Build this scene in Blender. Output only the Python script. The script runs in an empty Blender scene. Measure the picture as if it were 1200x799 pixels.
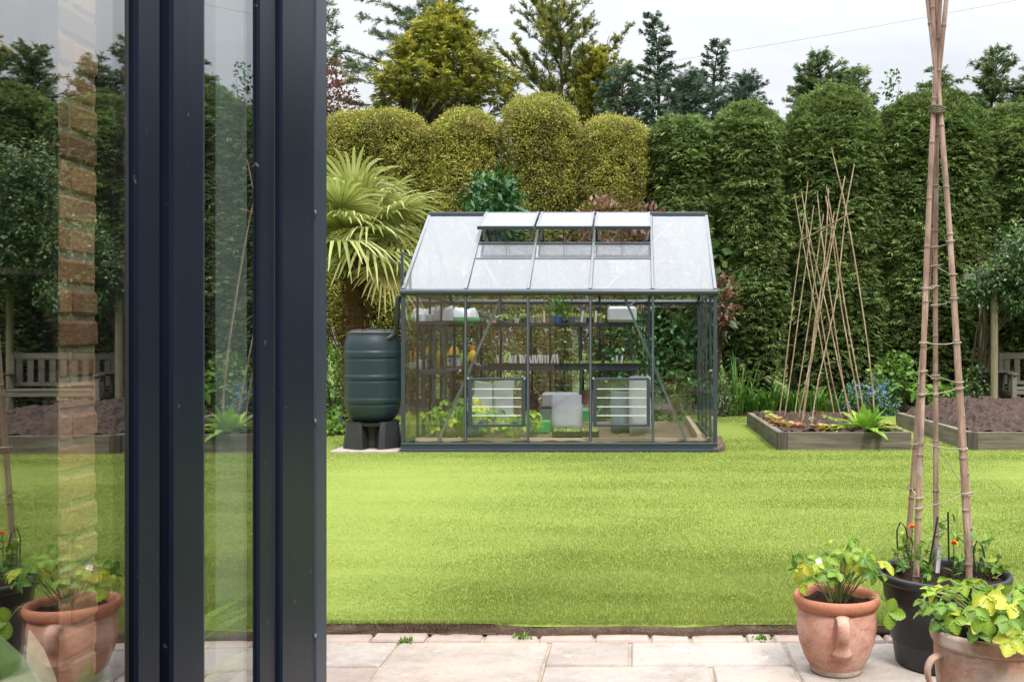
import bpy, math, random
import numpy as np
from mathutils import Vector
R = math.radians
C = bpy.context.scene.collection
rng = np.random.default_rng(7)
random.seed(7)
F = 1150.0                      # focal length in pixels of the 1200 px wide photograph
def at(px, py, Y):              # world point seen at a photo pixel, at depth Y
    return np.array([(px-745)/F*Y, Y, 1.1+(400-py)/F*Y])

# ------------------------------------------------------------------ noise
def _h(ix, iy, iz, s):
    n = (ix.astype(np.int64)*374761393 + iy.astype(np.int64)*668265263 + iz.astype(np.int64)*1274126177 + s*982451653) & 0xFFFFFFFF
    n = ((n ^ (n >> 13))*1274126177) & 0xFFFFFFFF
    n = (n ^ (n >> 16)) & 0xFFFFFFFF
    return n/4294967295.0
def vn(P, s=0):
    P = np.asarray(P, float); i = np.floor(P).astype(np.int64); f = P-i; f = f*f*(3-2*f)
    o = 0
    for dx in (0, 1):
        for dy in (0, 1):
            for dz in (0, 1):
                w = (f[:,0] if dx else 1-f[:,0])*(f[:,1] if dy else 1-f[:,1])*(f[:,2] if dz else 1-f[:,2])
                o = o+w*_h(i[:,0]+dx, i[:,1]+dy, i[:,2]+dz, s)
    return o
def unit(a):
    a = np.asarray(a, float); return a/(np.linalg.norm(a, axis=-1, keepdims=True)+1e-9)

# ------------------------------------------------------------------ mesh builder
class MB:
    def __init__(s): s.v = []; s.f = []; s.n = 0
    def add(s, V, Fc, rnd=0.5, mi=0):
        V = np.asarray(V, float).reshape(-1, 3); Fc = np.asarray(Fc, int)
        rnd = np.broadcast_to(np.asarray(rnd, float), (len(Fc),))
        s.v.append(V); s.f.append((Fc+s.n, rnd, np.broadcast_to(np.asarray(mi, int), (len(Fc),)))); s.n += len(V); return s
    def box(s, c, d, rz=0.0, ry=0.0, rx=0.0, bev=0.0, rnd=0.5, mi=0):
        x, y, z = np.array(d)/2.0
        if bev > 0:
            b = min(bev, x*.9, y*.9, z*.9); V = []; 
            for sx in (-1, 1):
                for sy in (-1, 1):
                    for sz in (-1, 1):
                        V += [(sx*x, sy*(y-b), sz*(z-b)), (sx*(x-b), sy*y, sz*(z-b)), (sx*(x-b), sy*(y-b), sz*z)]
            V = np.array(V)
            g = lambda sx, sy, sz, k: ((sx > 0)*4+(sy > 0)*2+(sz > 0))*3+k
            Q = []; T = []
            for k in range(3):
                for sg in (-1, 1):
                    o = [[-1, -1], [1, -1], [1, 1], [-1, 1]]; q = []
                    for a, bb in o:
                        t = [a, bb]; t.insert(k, sg); q.append(g(*t, k))
                    if (sg < 0) != (k == 1): q = q[::-1]
                    Q.append(q)
            for k in range(3):
                j, l = [m for m in range(3) if m != k]
                for s1 in (-1, 1):
                    for s2 in (-1, 1):
                        def cc(kk, e):
                            t = [0, 0, 0]; t[k] = e; t[j] = s1; t[l] = s2; return g(*t, kk)
                        Q.append([cc(j, -1), cc(j, 1), cc(l, 1), cc(l, -1)])
            for sx in (-1, 1):
                for sy in (-1, 1):
                    for sz in (-1, 1): T.append([g(sx, sy, sz, 0), g(sx, sy, sz, 1), g(sx, sy, sz, 2)])
        else:
            V = np.array([(a*x, b*y, e*z) for a in (-1, 1) for b in (-1, 1) for e in (-1, 1)])
            Q = [[0,1,3,2],[4,6,7,5],[0,4,5,1],[2,3,7,6],[0,2,6,4],[1,5,7,3]]; T = []
        if rx: V = V@np.array([[1,0,0],[0,math.cos(rx),math.sin(rx)],[0,-math.sin(rx),math.cos(rx)]])
        if ry: V = V@np.array([[math.cos(ry),0,-math.sin(ry)],[0,1,0],[math.sin(ry),0,math.cos(ry)]])
        if rz: V = V@np.array([[math.cos(rz),math.sin(rz),0],[-math.sin(rz),math.cos(rz),0],[0,0,1]])
        V = V+np.array(c); n0 = s.n
        s.add(V, Q, rnd, mi)
        if T: s.f.append((np.array(T)+n0, np.full(len(T), rnd if np.isscalar(rnd) else .5), np.full(len(T), mi)))
        return s
    def bar(s, p, q, w, h=None, up=(0, 0, 1), bev=0, rnd=.5, mi=0):
        p = np.array(p, float); q = np.array(q, float); h = h or w
        a = unit(q-p); u = np.array(up, float)
        if abs(a@u) > .98: u = np.array([0, 1.0, 0])
        b = unit(np.cross(u, a)); n = np.cross(a, b)
        V = [e+b*i*w/2+n*j*h/2 for e in (p, q) for i, j in ((-1,-1),(1,-1),(1,1),(-1,1))]
        return s.add(V, [[3,2,1,0],[4,5,6,7],[0,1,5,4],[1,2,6,5],[2,3,7,6],[3,0,4,7]], rnd, mi)
    def tube(s, P, r, n=8, cap=True, rnd=.5, mi=0):
        P = np.asarray(P, float); m = len(P); r = np.broadcast_to(np.asarray(r, float), (m,))
        T = unit(np.gradient(P, axis=0)); u = np.array([0, 0, 1.0]) if abs(T[0][2]) < .9 else np.array([1.0, 0, 0])
        V = []; th = np.arange(n)*2*math.pi/n
        b = unit(np.cross(T[0], u))
        for i in range(m):
            b = unit(b-T[i]*(b@T[i])); c = np.cross(T[i], b)
            V.append(P[i]+r[i]*(np.cos(th)[:,None]*b+np.sin(th)[:,None]*c))
        V = np.concatenate(V); i = np.arange(m-1)[:,None]*n; k = np.arange(n)[None]; k2 = (k+1) % n
        Fq = np.stack([i+k, i+k2, i+n+k2, i+n+k], -1).reshape(-1, 4)
        mi2 = np.repeat(np.broadcast_to(np.asarray(mi), (m-1,)), n)
        n0 = s.n; s.add(V, Fq, rnd, mi2)
        if cap:
            for off, rev, pc in ((0, 1, P[0]), ((m-1)*n, 0, P[-1])):
                s.v.append(pc[None]); ci = s.n; s.n += 1
                a = n0+off+np.arange(n); b2 = n0+off+(np.arange(n)+1) % n
                t = np.stack([np.full(n, ci), b2, a] if rev else [np.full(n, ci), a, b2], -1)
                s.f.append((t, np.full(n, rnd), np.full(n, int(mi2[0]))))
        return s
    def lathe(s, prof, c=(0, 0, 0), n=32, rnd=.5, mi=0, sx=1, sy=1, wob=0, seed=0):
        prof = np.array(prof, float); m = len(prof); th = np.arange(n)*2*math.pi/n
        V = np.stack([prof[:,0][:,None]*np.cos(th)*sx, prof[:,0][:,None]*np.sin(th)*sy, np.broadcast_to(prof[:,1][:,None], (m, n))], -1).reshape(-1, 3)
        if wob: V = V*(1+wob*(vn(V*9+seed*7.7, seed)-.5)[:,None]*np.array([1, 1, 0.0]))
        V = V+np.array(c)
        i = np.arange(m-1)[:,None]*n; k = np.arange(n)[None]; k2 = (k+1) % n
        return s.add(V, np.stack([i+k, i+k2, i+n+k2, i+n+k], -1).reshape(-1, 4), rnd, mi)
    def grid(s, G, rnd=.5, mi=0, flip=False, closed=False):
        G = np.asarray(G, float); a, b = G.shape[:2]
        i = np.arange(a-1)[:,None]; k = np.arange(b if closed else b-1)[None]; k2 = (k+1) % b
        f = np.stack([i*b+k, i*b+k2, (i+1)*b+k2, (i+1)*b+k], -1).reshape(-1, 4)
        return s.add(G.reshape(-1, 3), f[:, ::-1] if flip else f, rnd, mi)
    def leaves(s, P, A, N, L, W, mid=.45, droop=0, rnd=.5, mi=0):
        P = np.asarray(P, float); n = len(P); A = unit(A); S = unit(np.cross(A, N)); L = np.broadcast_to(L, (n,))[:,None]; W = np.broadcast_to(W, (n,))[:,None]
        d = np.array([0, 0, -1.0])*droop*L; M = P+A*L*mid
        V = np.stack([P, M+S*W/2+d*.15, P+A*L+d, M-S*W/2+d*.15], 1).reshape(-1, 3)
        return s.add(V, np.arange(n*4).reshape(n, 4), rnd, mi)
    def build(s, name, mat, parent=None, smooth=False, label=None):
        V = np.concatenate(s.v); o = parent; off = np.zeros(3)
        while o is not None: off += np.array(o.location); o = o.parent
        V = V-off
        fl = [f for f, _, _ in s.f]; rn = np.concatenate([r for _, r, _ in s.f]); mi = np.concatenate([m for _, _, m in s.f])
        tot = np.concatenate([np.full(len(f), f.shape[1]) for f in fl]); loops = np.concatenate([f.ravel() for f in fl])
        me = bpy.data.meshes.new(name)
        me.vertices.add(len(V)); me.vertices.foreach_set('co', V.astype(np.float32).ravel())
        me.loops.add(len(loops)); me.loops.foreach_set('vertex_index', loops.astype(np.int32))
        me.polygons.add(len(tot)); st = np.concatenate([[0], np.cumsum(tot)[:-1]])
        me.polygons.foreach_set('loop_start', st.astype(np.int32)); me.polygons.foreach_set('loop_total', tot.astype(np.int32))
        mats = mat if isinstance(mat, (list, tuple)) else [mat]
        for m in mats: me.materials.append(m)
        me.polygons.foreach_set('material_index', mi.astype(np.int32))
        me.polygons.foreach_set('use_smooth', np.full(len(tot), bool(smooth)))
        me.update(calc_edges=True)
        at_ = me.attributes.new('rnd', 'FLOAT', 'FACE'); at_.data.foreach_set('value', np.clip(rn, 0, 1).astype(np.float32))
        me.validate()
        ob = bpy.data.objects.new(name, me); C.objects.link(ob)
        if parent is not None: ob.parent = parent
        if label: ob['label'] = label
        return ob
def tag(o, label=None, cat=None, group=None, kind=None):
    for k, v in (('label', label), ('category', cat), ('group', group), ('kind', kind)):
        if v: o[k] = v
    return o
def thing(name, label, cat, loc=(0, 0, 0), group=None):
    o = bpy.data.objects.new(name, None); C.objects.link(o); o.location = loc; o.empty_display_size = .1
    return tag(o, label, cat, group)
def copy_tree(o, parent=None):
    c = o.copy(); C.objects.link(c)
    if parent is not None: c.parent = parent
    for ch in list(o.children): copy_tree(ch, c)
    return c

# ------------------------------------------------------------------ materials
class NT:
    def __init__(s, name):
        s.m = bpy.data.materials.new(name); s.m.use_nodes = True; s.t = s.m.node_tree; s.t.nodes.clear()
        s.out = s.n('ShaderNodeOutputMaterial')
    def n(s, ty, **kw):
        x = s.t.nodes.new(ty)
        for k, v in kw.items():
            if k in x.inputs and not hasattr(type(x), k): x.inputs[k].default_value = v
            else: setattr(x, k, v)
        return x
    def l(s, a, b): s.t.links.new(a, b)
    def coord(s, scale=1.0, which='Object'):
        c = s.n('ShaderNodeTexCoord'); m = s.n('ShaderNodeMapping')
        m.inputs['Scale'].default_value = scale if isinstance(scale, tuple) else (scale,)*3
        s.l(c.outputs[which], m.inputs['Vector']); return m.outputs['Vector']
    def noise(s, scale, detail=4, rough=.6, vec=None):
        x = s.n('ShaderNodeTexNoise'); x.inputs['Scale'].default_value = scale; x.inputs['Detail'].default_value = detail; x.inputs['Roughness'].default_value = rough
        s.l(vec if vec is not None else s.coord(), x.inputs['Vector']); return x.outputs['Fac']
    def ramp(s, fac, stops):
        x = s.n('ShaderNodeValToRGB'); e = x.color_ramp.elements
        while len(e) < len(stops): e.new(.5)
        for k, (p, c) in zip(e, stops): k.position = p; k.color = (*c, 1) if len(c) == 3 else c
        s.l(fac, x.inputs['Fac']); return x.outputs['Color']
    def mix(s, a, b, f, mode='MIX'):
        x = s.n('ShaderNodeMix', data_type='RGBA', blend_type=mode)
        for v, i in ((f, 0), (a, 6), (b, 7)):
            if hasattr(v, 'is_linked'): s.l(v, x.inputs[i])
            else: x.inputs[i].default_value = v if i == 0 else (*v, 1)
        return x.outputs[2]
    def bump(s, h, strength=.3, dist=.01):
        x = s.n('ShaderNodeBump'); x.inputs['Strength'].default_value = strength; x.inputs['Distance'].default_value = dist
        s.l(h, x.inputs['Height']); return x.outputs['Normal']
    def pr(s, col, rough=.6, spec=.5, metal=0, normal=None):
        p = s.n('ShaderNodeBsdfPrincipled')
        if hasattr(col, 'is_linked'): s.l(col, p.inputs['Base Color'])
        else: p.inputs['Base Color'].default_value = (*col, 1)
        if hasattr(rough, 'is_linked'): s.l(rough, p.inputs['Roughness'])
        else: p.inputs['Roughness'].default_value = rough
        p.inputs['Specular IOR Level'].default_value = spec; p.inputs['Metallic'].default_value = metal
        if normal is not None: s.l(normal, p.inputs['Normal'])
        return p.outputs[0]
    def done(s, sh): s.l(sh, s.out.inputs['Surface']); return s.m
def sc(c, k): return tuple(min(1, x*k) for x in c)
def plain(name, col, rough=.5, spec=.5, metal=0, var=.25, scale=6, bump=0, bscale=60):
    t = NT(name); v = t.coord(); n = t.noise(scale, 5, .65, v)
    c = t.ramp(n, [(.25, sc(col, 1-var)), (.75, sc(col, 1+var))])
    nm = t.bump(t.noise(bscale, 4, .6, v), bump, .01) if bump else None
    return t.done(t.pr(c, rough, spec, metal, nm))
def leafmat(name, stops, transl=.3, rough=.5, spec=.35, patch=None, pscale=1.2):
    t = NT(name); a = t.n('ShaderNodeAttribute', attribute_name='rnd')
    c = t.ramp(a.outputs['Fac'], stops)
    if patch: c = t.mix(c, patch, t.ramp(t.noise(pscale, 3), [(.48, (0, 0, 0)), (.72, (.75, .75, .75))]))
    p = t.pr(c, rough, spec)
    tr = t.n('ShaderNodeBsdfTranslucent'); t.l(c, tr.inputs['Color'])
    mx = t.n('ShaderNodeMixShader'); mx.inputs[0].default_value = transl
    t.l(p, mx.inputs[1]); t.l(tr.outputs[0], mx.inputs[2]); return t.done(mx.outputs[0])
def glassmat(name, ior=1.5, tint=(.96, .98, .97), veil=0.0, veilcol=(.8, .82, .85), rough=0.0, wavy=0.0):
    t = NT(name); fr = t.n('ShaderNodeFresnel'); ge = t.n('ShaderNodeNewGeometry'); mr = t.n('ShaderNodeMapRange')     # both faces of a pane reflect alike
    mr.inputs['To Min'].default_value = ior; mr.inputs['To Max'].default_value = 1/ior; t.l(ge.outputs['Backfacing'], mr.inputs['Value']); t.l(mr.outputs[0], fr.inputs['IOR'])
    gl = t.n('ShaderNodeBsdfGlossy'); gl.inputs['Roughness'].default_value = rough; gl.inputs['Color'].default_value = (1, 1, 1, 1)
    if wavy:
        nm = t.bump(t.noise(3.0, 1, .4), wavy, .01); t.l(nm, gl.inputs['Normal'])
    tp = t.n('ShaderNodeBsdfTransparent'); tp.inputs['Color'].default_value = (*tint, 1)
    base = tp.outputs[0]
    if veil:
        d = t.n('ShaderNodeBsdfTranslucent'); d.inputs['Color'].default_value = (*veilcol, 1)
        d2 = t.n('ShaderNodeBsdfDiffuse'); d2.inputs['Color'].default_value = (*veilcol, 1)
        ad = t.n('ShaderNodeMixShader'); ad.inputs[0].default_value = .5; t.l(d.outputs[0], ad.inputs[1]); t.l(d2.outputs[0], ad.inputs[2])
        m0 = t.n('ShaderNodeMixShader'); f = t.ramp(t.noise(1, 2, .5, t.coord((5, 1.1, 1.1))), [(.3, (veil*.78,)*3), (.75, (min(1, veil*1.2),)*3)])
        t.l(f, m0.inputs[0]); t.l(base, m0.inputs[1]); t.l(ad.outputs[0], m0.inputs[2]); base = m0.outputs[0]
    mx = t.n('ShaderNodeMixShader'); t.l(fr.outputs[0], mx.inputs[0]); t.l(base, mx.inputs[1]); t.l(gl.outputs[0], mx.inputs[2])
    return t.done(mx.outputs[0])
M = {}
def coatmat(name, col, rough, spec):
    t = NT(name); v = t.coord(); c = t.ramp(t.noise(3, 4, .6, v), [(.3, sc(col, .88)), (.7, sc(col, 1.12))])
    c = t.mix(c, (.16, .17, .19), t.ramp(t.noise(70, 2, .5, v), [(.73, (0, 0, 0)), (.78, (.6, .6, .6))]))          # specks of dust and lime
    c = t.mix(c, sc(col, 2.2), t.ramp(t.noise(1, 4, .6, t.coord((60, 60, 1.2))), [(.55, (0, 0, 0)), (.8, (.4, .4, .4))]))   # faint run marks
    return t.done(t.pr(c, rough, spec))
M['door'] = coatmat('anthracite_powder_coat', (.009, .014, .026), .36, .08)
M['doorlight'] = coatmat('anthracite_sheen', (.03, .04, .06), .38, .25)  # paler coat paints the sky sheen onto beads and meeting stile
M['gasket'] = plain('rubber_gasket', (.012, .012, .013), .6)
M['gh'] = plain('greenhouse_alu', (.03, .042, .054), .38, .5, var=.12, scale=5)
M['ghl'] = plain('greenhouse_bar_cap', (.15, .165, .185), .4, .5, var=.1)
M['brace'] = plain('brace_alu', (.075, .092, .1), .45)
M['doorglass'] = glassmat('double_glazing', 3.6, (.76, .79, .77), wavy=.004)
M['glass'] = glassmat('horticultural_glass', 1.66, (.985, .995, .99))
M['roofglass'] = glassmat('roof_glass', 1.5, (.97, .98, .98), veil=.38, veilcol=(.38, .4, .44))  # pale veil stands in for the bright sky mirrored in the roof
M['louvre'] = glassmat('louvre_glass', 1.55, (.96, .98, .97), veil=.03)
M['glassedge'] = plain('glass_edge', (.55, .6, .6), .3)
M['black'] = plain('black_plastic', (.018, .019, .021), .42, .5, var=.2, scale=8, bump=.15, bscale=40)
M['butt'] = plain('green_black_plastic', (.014, .027, .035), .4, .4, var=.14, scale=3)
M['white'] = plain('white_plastic', (.56, .57, .6), .45, var=.05)
M['offwhite'] = plain('pale_sheet', (.27, .275, .29), .6, var=.1)
M['yellow'] = plain('yellow_plastic', (.7, .42, .02), .4, var=.06)
M['lime'] = plain('lime_plastic', (.35, .62, .05), .4, var=.06)
M['greenp'] = plain('green_plastic', (.03, .25, .08), .4, var=.1)
M['orangep'] = plain('orange_plastic', (.75, .14, .02), .4, var=.06)
M['bluep'] = plain('blue_plastic', (.05, .14, .34), .4, var=.1)
M['greyp'] = plain('grey_plastic', (.12, .15, .18), .45, var=.1)
M['trunk'] = plain('bark', (.075, .055, .04), .9, .2, var=.45, scale=14, bump=.6, bscale=30)
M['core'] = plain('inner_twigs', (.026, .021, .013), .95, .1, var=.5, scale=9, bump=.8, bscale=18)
M['twine'] = plain('twine', (.36, .32, .23), .9, .1)
M['stone'] = plain('boulder', (.2, .17, .13), .9, .2, var=.35, scale=10, bump=.5)
M['petal'] = plain('white_petal', (.8, .8, .78), .6)
M['marigold'] = plain('marigold_petal', (.9, .3, .02), .6)
M['blue'] = leafmat('forget_me_not', [(0, (.1, .2, .5)), (1, (.3, .45, .8))], .3)
M['render'] = plain('pale_render', (.13, .16, .155), .8, .2, var=.12)
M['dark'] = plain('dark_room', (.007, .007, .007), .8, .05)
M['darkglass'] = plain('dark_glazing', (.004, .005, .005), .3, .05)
M['tile'] = plain('roof_tiles', (.16, .08, .055), .85, .2, var=.4, scale=8, bump=.5)
def soilmat(name, a, b, scale=25, bs=.9):
    t = NT(name); v = t.coord(); n = t.noise(scale, 6, .7, v); n2 = t.noise(scale*5, 3, .7, v)
    c = t.mix(t.ramp(n, [(.3, a), (.7, b)]), sc(b, 1.7), t.ramp(n2, [(.6, (0, 0, 0)), (.75, (.7, .7, .7))]))
    return t.done(t.pr(c, .95, .1, 0, t.bump(n2, bs, .02)))
M['soil'] = soilmat('garden_soil', (.045, .03, .021), (.11, .078, .056))
M['drysoil'] = soilmat('dry_soil', (.11, .078, .056), (.22, .16, .12))
M['compost'] = soilmat('potting_compost', (.02, .014, .01), (.075, .045, .032), 60)
def woodmat(name, a, b, axis=0, streak=22):
    t = NT(name); s = [streak, streak, streak]; s[axis] = 1.6
    v = t.coord(tuple(s)); n = t.noise(1.0, 6, .7, v); n2 = t.noise(1.3, 4, .6)
    c = t.mix(t.ramp(n, [(.3, a), (.7, b)]), sc(a, .6), t.ramp(n2, [(.5, (0, 0, 0)), (.75, (.6, .6, .6))]))
    return t.done(t.pr(c, .85, .2, 0, t.bump(n, .4, .006)))
M['sleeperx'] = woodmat('weathered_sleeper_across', (.05, .042, .03), (.19, .165, .125), 0)
M['sleepery'] = woodmat('weathered_sleeper_along', (.09, .08, .058), (.25, .225, .175), 1)
M['sleeperdark'] = woodmat('dark_end_grain', (.035, .028, .022), (.09, .075, .06), 2)
M['post'] = woodmat('green_weathered_post', (.11, .1, .058), (.25, .22, .14), 2)
M['bench'] = woodmat('silvered_teak', (.08, .072, .058), (.19, .172, .142), 0, 30)
M['newwood'] = woodmat('pale_batten', (.26, .19, .13), (.42, .33, .25), 0)
def terracotta(name, base, pale, dark, pk=.5):
    t = NT(name); v = t.coord(); n = t.noise(8, 6, .7, v); n2 = t.noise(12, 6, .75, t.coord((1, 1, 2.6))); n3 = t.noise(90, 3, .6, v)
    c = t.ramp(n3, [(.3, sc(base, .85)), (.7, sc(base, 1.12))])
    c = t.mix(c, pale, t.ramp(n, [(.44, (0, 0, 0)), (.58, (pk,)*3)]))
    c = t.mix(c, dark, t.ramp(n2, [(.54, (0, 0, 0)), (.68, (.7, .7, .7))]))
    return t.done(t.pr(c, .82, .25, 0, t.bump(n3, .12, .004)))
M['terra'] = terracotta('pink_terracotta', (.46, .23, .16), (.6, .41, .34), (.2, .12, .1), .6)
M['terrarim'] = terracotta('orange_terracotta_rim', (.42, .16, .09), (.45, .23, .16), (.25, .12, .08), .3)
M['terra2'] = terracotta('limewashed_terracotta', (.40, .23, .165), (.46, .385, .32), (.22, .17, .13), .85)
M['terrain_base'] = terracotta('pot_foot', (.42, .33, .27), (.5, .42, .36), (.2, .15, .12))
def bamboomat(name, a, b):
    t = NT(name); v = t.coord((46, 46, 3)); n = t.noise(1, 6, .65, v)
    c = t.ramp(n, [(.28, sc(a, .7)), (.5, a), (.72, b)]); c = t.mix(c, sc(a, .35), t.ramp(t.noise(13, 5, .7, t.coord((1, 1, .5))), [(.5, (0, 0, 0)), (.7, (.75, .75, .75))]))
    c = t.mix(c, (.5, .47, .43), t.ramp(t.noise(22, 4, .6, t.coord((1, 1, .3))), [(.56, (0, 0, 0)), (.75, (.55, .55, .55))]))
    return t.done(t.pr(c, .6, .25, 0, t.bump(n, .3, .003)))
M['bamboo'] = bamboomat('bamboo_near', (.27, .18, .13), (.46, .34, .26))
M['bamboo2'] = bamboomat('bamboo_far', (.3, .21, .13), (.56, .44, .31))
M['node'] = plain('bamboo_node', (.13, .09, .07), .7)
# foliage
M['golden'] = leafmat('golden_hedge_leaf', [(0, (.09, .105, .02)), (.45, (.25, .26, .042)), (.8, (.41, .4, .075)), (1, (.56, .52, .11))], .3, patch=(.2, .165, .045), pscale=2.2)
M['cypress'] = leafmat('cypress_hedge_leaf', [(0, (.062, .11, .032)), (.5, (.16, .245, .064)), (.85, (.25, .34, .1)), (1, (.36, .43, .16))], .3, .55, .3, (.13, .135, .04), 1.4)
M['goldconifer'] = leafmat('golden_cypress_leaf', [(0, (.06, .085, .014)), (.5, (.2, .22, .03)), (1, (.5, .45, .07))], .32)
M['bluegreen'] = leafmat('feathery_conifer_leaf', [(0, (0.089, 0.136, 0.089)), (0.6, (0.184, 0.238, 0.143)), (1, (0.319, 0.332, 0.17))], .25)
M['olive'] = leafmat('olive_conifer_leaf', [(0, (0.069, 0.103, 0.042)), (0.5, (0.157, 0.184, 0.049)), (1, (0.386, 0.346, 0.055))], .25)
M['spruce'] = leafmat('dark_spruce_leaf', [(0, (0.057, 0.099, 0.071)), (0.6, (0.113, 0.176, 0.113)), (1, (0.19, 0.246, 0.148))], .2)
M['leyland'] = leafmat('leyland_tip_leaf', [(0, (0.067, 0.112, 0.047)), (0.6, (0.138, 0.21, 0.073)), (1, (0.242, 0.294, 0.106))], .25)
M['palm'] = leafmat('fan_palm_leaf', [(0, (.13, .18, .03)), (.4, (.3, .34, .08)), (.75, (.45, .47, .18)), (1, (.6, .58, .36))], .35, .4, .5)
M['palmold'] = leafmat('yellowing_palm_leaf', [(0, (.35, .3, .08)), (1, (.6, .52, .25))], .35, .5)
M['fibre'] = plain('palm_fibre', (.12, .07, .04), .95, .1, var=.5, scale=20, bump=.9, bscale=50)
M['laurel'] = leafmat('dark_glossy_leaf', [(0, (.015, .06, .015)), (.6, (.035, .12, .03)), (1, (.08, .2, .05))], .2, .3, .5)
M['photinia'] = leafmat('red_photinia_leaf', [(0, (.06, .03, .02)), (.5, (.2, .085, .065)), (1, (.36, .2, .16))], .3, .4)
M['plum'] = leafmat('plum_leaf', [(0, (.08, .05, .02)), (1, (.2, .07, .05))], .3)
M['rose'] = leafmat('climbing_rose_leaf', [(0, (.025, .065, .015)), (.6, (.07, .14, .035)), (.9, (.16, .24, .08)), (1, (.3, .3, .1))], .25, .35, .5)
M['straw'] = leafmat('strawberry_leaf', [(0, (.07, .17, .02)), (.45, (.2, .34, .035)), (.8, (.38, .47, .05)), (1, (.55, .54, .06))], .35, .45, .4)
M['stem'] = leafmat('pale_stem', [(0, (.2, .28, .08)), (1, (.38, .42, .16))], .2)
M['strap'] = leafmat('strap_leaf', [(0, (.03, .1, .012)), (.6, (.07, .18, .02)), (1, (.16, .28, .05))], .3, .4)
M['comfrey'] = leafmat('broad_leaf', [(0, (.12, .26, .03)), (.6, (.25, .42, .05)), (1, (.42, .55, .1))], .35, .45)
M['lettuce'] = leafmat('lettuce_leaf', [(0, (.22, .07, .05)), (.3, (.36, .2, .07)), (.5, (.44, .39, .1)), (1, (.45, .52, .14))], .3)
M['seedling'] = leafmat('seedling_leaf', [(0, (.25, .4, .08)), (1, (.5, .6, .2))], .35)
M['weed'] = leafmat('weed_leaf', [(0, (.05, .14, .02)), (1, (.2, .34, .05))], .3)
M['palegreen'] = leafmat('variegated_strap_leaf', [(0, (.12, .26, .05)), (.5, (.25, .4, .08)), (1, (.5, .56, .42))], .3, .35, .5)
def grassmat():
    t = NT('lawn_grass_blade'); a = t.n('ShaderNodeAttribute', attribute_name='rnd')
    c = t.ramp(a.outputs['Fac'], [(0, (.13, .185, .036)), (.5, (.225, .285, .055)), (.85, (.3, .345, .085)), (1, (.42, .41, .17))])
    n = t.noise(1.1, 5, .7, t.coord((.7, 2.4, 1)))
    c = t.mix(c, (.31, .345, .085), t.ramp(n, [(.38, (0, 0, 0)), (.72, (.5, .5, .5))]))
    p = t.pr(c, .55, .3); tr = t.n('ShaderNodeBsdfTranslucent'); t.l(c, tr.inputs['Color'])
    mx = t.n('ShaderNodeMixShader'); mx.inputs[0].default_value = .3; t.l(p, mx.inputs[1]); t.l(tr.outputs[0], mx.inputs[2]); return t.done(mx.outputs[0])
M['grass'] = grassmat()
def lawnmat():
    t = NT('lawn_turf'); v = t.coord(); n = t.noise(40, 5, .7, v); n2 = t.noise(1.1, 5, .7, t.coord((.7, 2.4, 1)))
    c = t.ramp(n, [(.3, (.11, .16, .03)), (.7, (.22, .27, .055))]); c = t.mix(c, (.235, .265, .06), t.ramp(n2, [(.42, (0, 0, 0)), (.7, (.5, .5, .5))]))
    return t.done(t.pr(c, .9, .1, 0, t.bump(n, .5, .02)))
M['lawn'] = lawnmat()
M['ground'] = plain('field_ground', (.09, .12, .03), .95, .1, var=.3, scale=.6)
def slabmat():
    t = NT('sandstone_slab'); a = t.n('ShaderNodeAttribute', attribute_name='rnd'); v = t.coord()
    c = t.ramp(a.outputs['Fac'], [(0, (.25, .205, .18)), (.4, (.34, .295, .265)), (.7, (.37, .335, .305)), (1, (.31, .255, .215))])
    c = t.mix(c, (.2, .17, .14), t.ramp(t.noise(4.2, 8, .78, v), [(.46, (0, 0, 0)), (.68, (.75, .75, .75))]))
    c = t.mix(c, (.5, .36, .28), t.ramp(t.noise(2.1, 4, .6, t.coord((1, 1.7, 1))), [(.5, (0, 0, 0)), (.75, (.6, .6, .6))]))
    c = t.mix(c, (.12, .1, .08), t.ramp(t.noise(44, 6, .75, v), [(.56, (0, 0, 0)), (.72, (.7, .7, .7))]))
    c = t.mix(c, (.55, .53, .49), t.ramp(t.noise(17, 5, .7, v), [(.6, (0, 0, 0)), (.72, (.5, .5, .5))]))
    return t.done(t.pr(c, .85, .25, 0, t.bump(t.noise(14, 6, .6, v), .5, .014)))
M['slab'] = slabmat()
M['mortar'] = plain('patio_mortar', (.33, .26, .2), .95, .1, var=.35, scale=14)
def brickmat():
    t = NT('brick_face'); a = t.n('ShaderNodeAttribute', attribute_name='rnd'); v = t.coord()
    c = t.ramp(a.outputs['Fac'], [(0, (.18, .09, .06)), (.4, (.32, .155, .09)), (.75, (.39, .205, .12)), (1, (.33, .25, .17))])
    c = t.mix(c, (.3, .25, .17), t.ramp(t.noise(11, 5, .7, v), [(.5, (0, 0, 0)), (.75, (.7, .7, .7))]))
    c = t.mix(c, (.12, .08, .06), t.ramp(t.noise(30, 4, .6, v), [(.6, (0, 0, 0)), (.75, (.6, .6, .6))]))
    return t.done(t.pr(c, .9, .2, 0, t.bump(t.noise(35, 5, .6, v), .5, .01)))
M['brick'] = brickmat()
M['brickmortar'] = plain('lime_mortar', (.36, .33, .25), .95, .1, var=.25, scale=18)
M['edgebrick'] = plain('pale_edging_brick', (.36, .285, .245), .9, .2, var=.22, scale=9, bump=.3)
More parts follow.
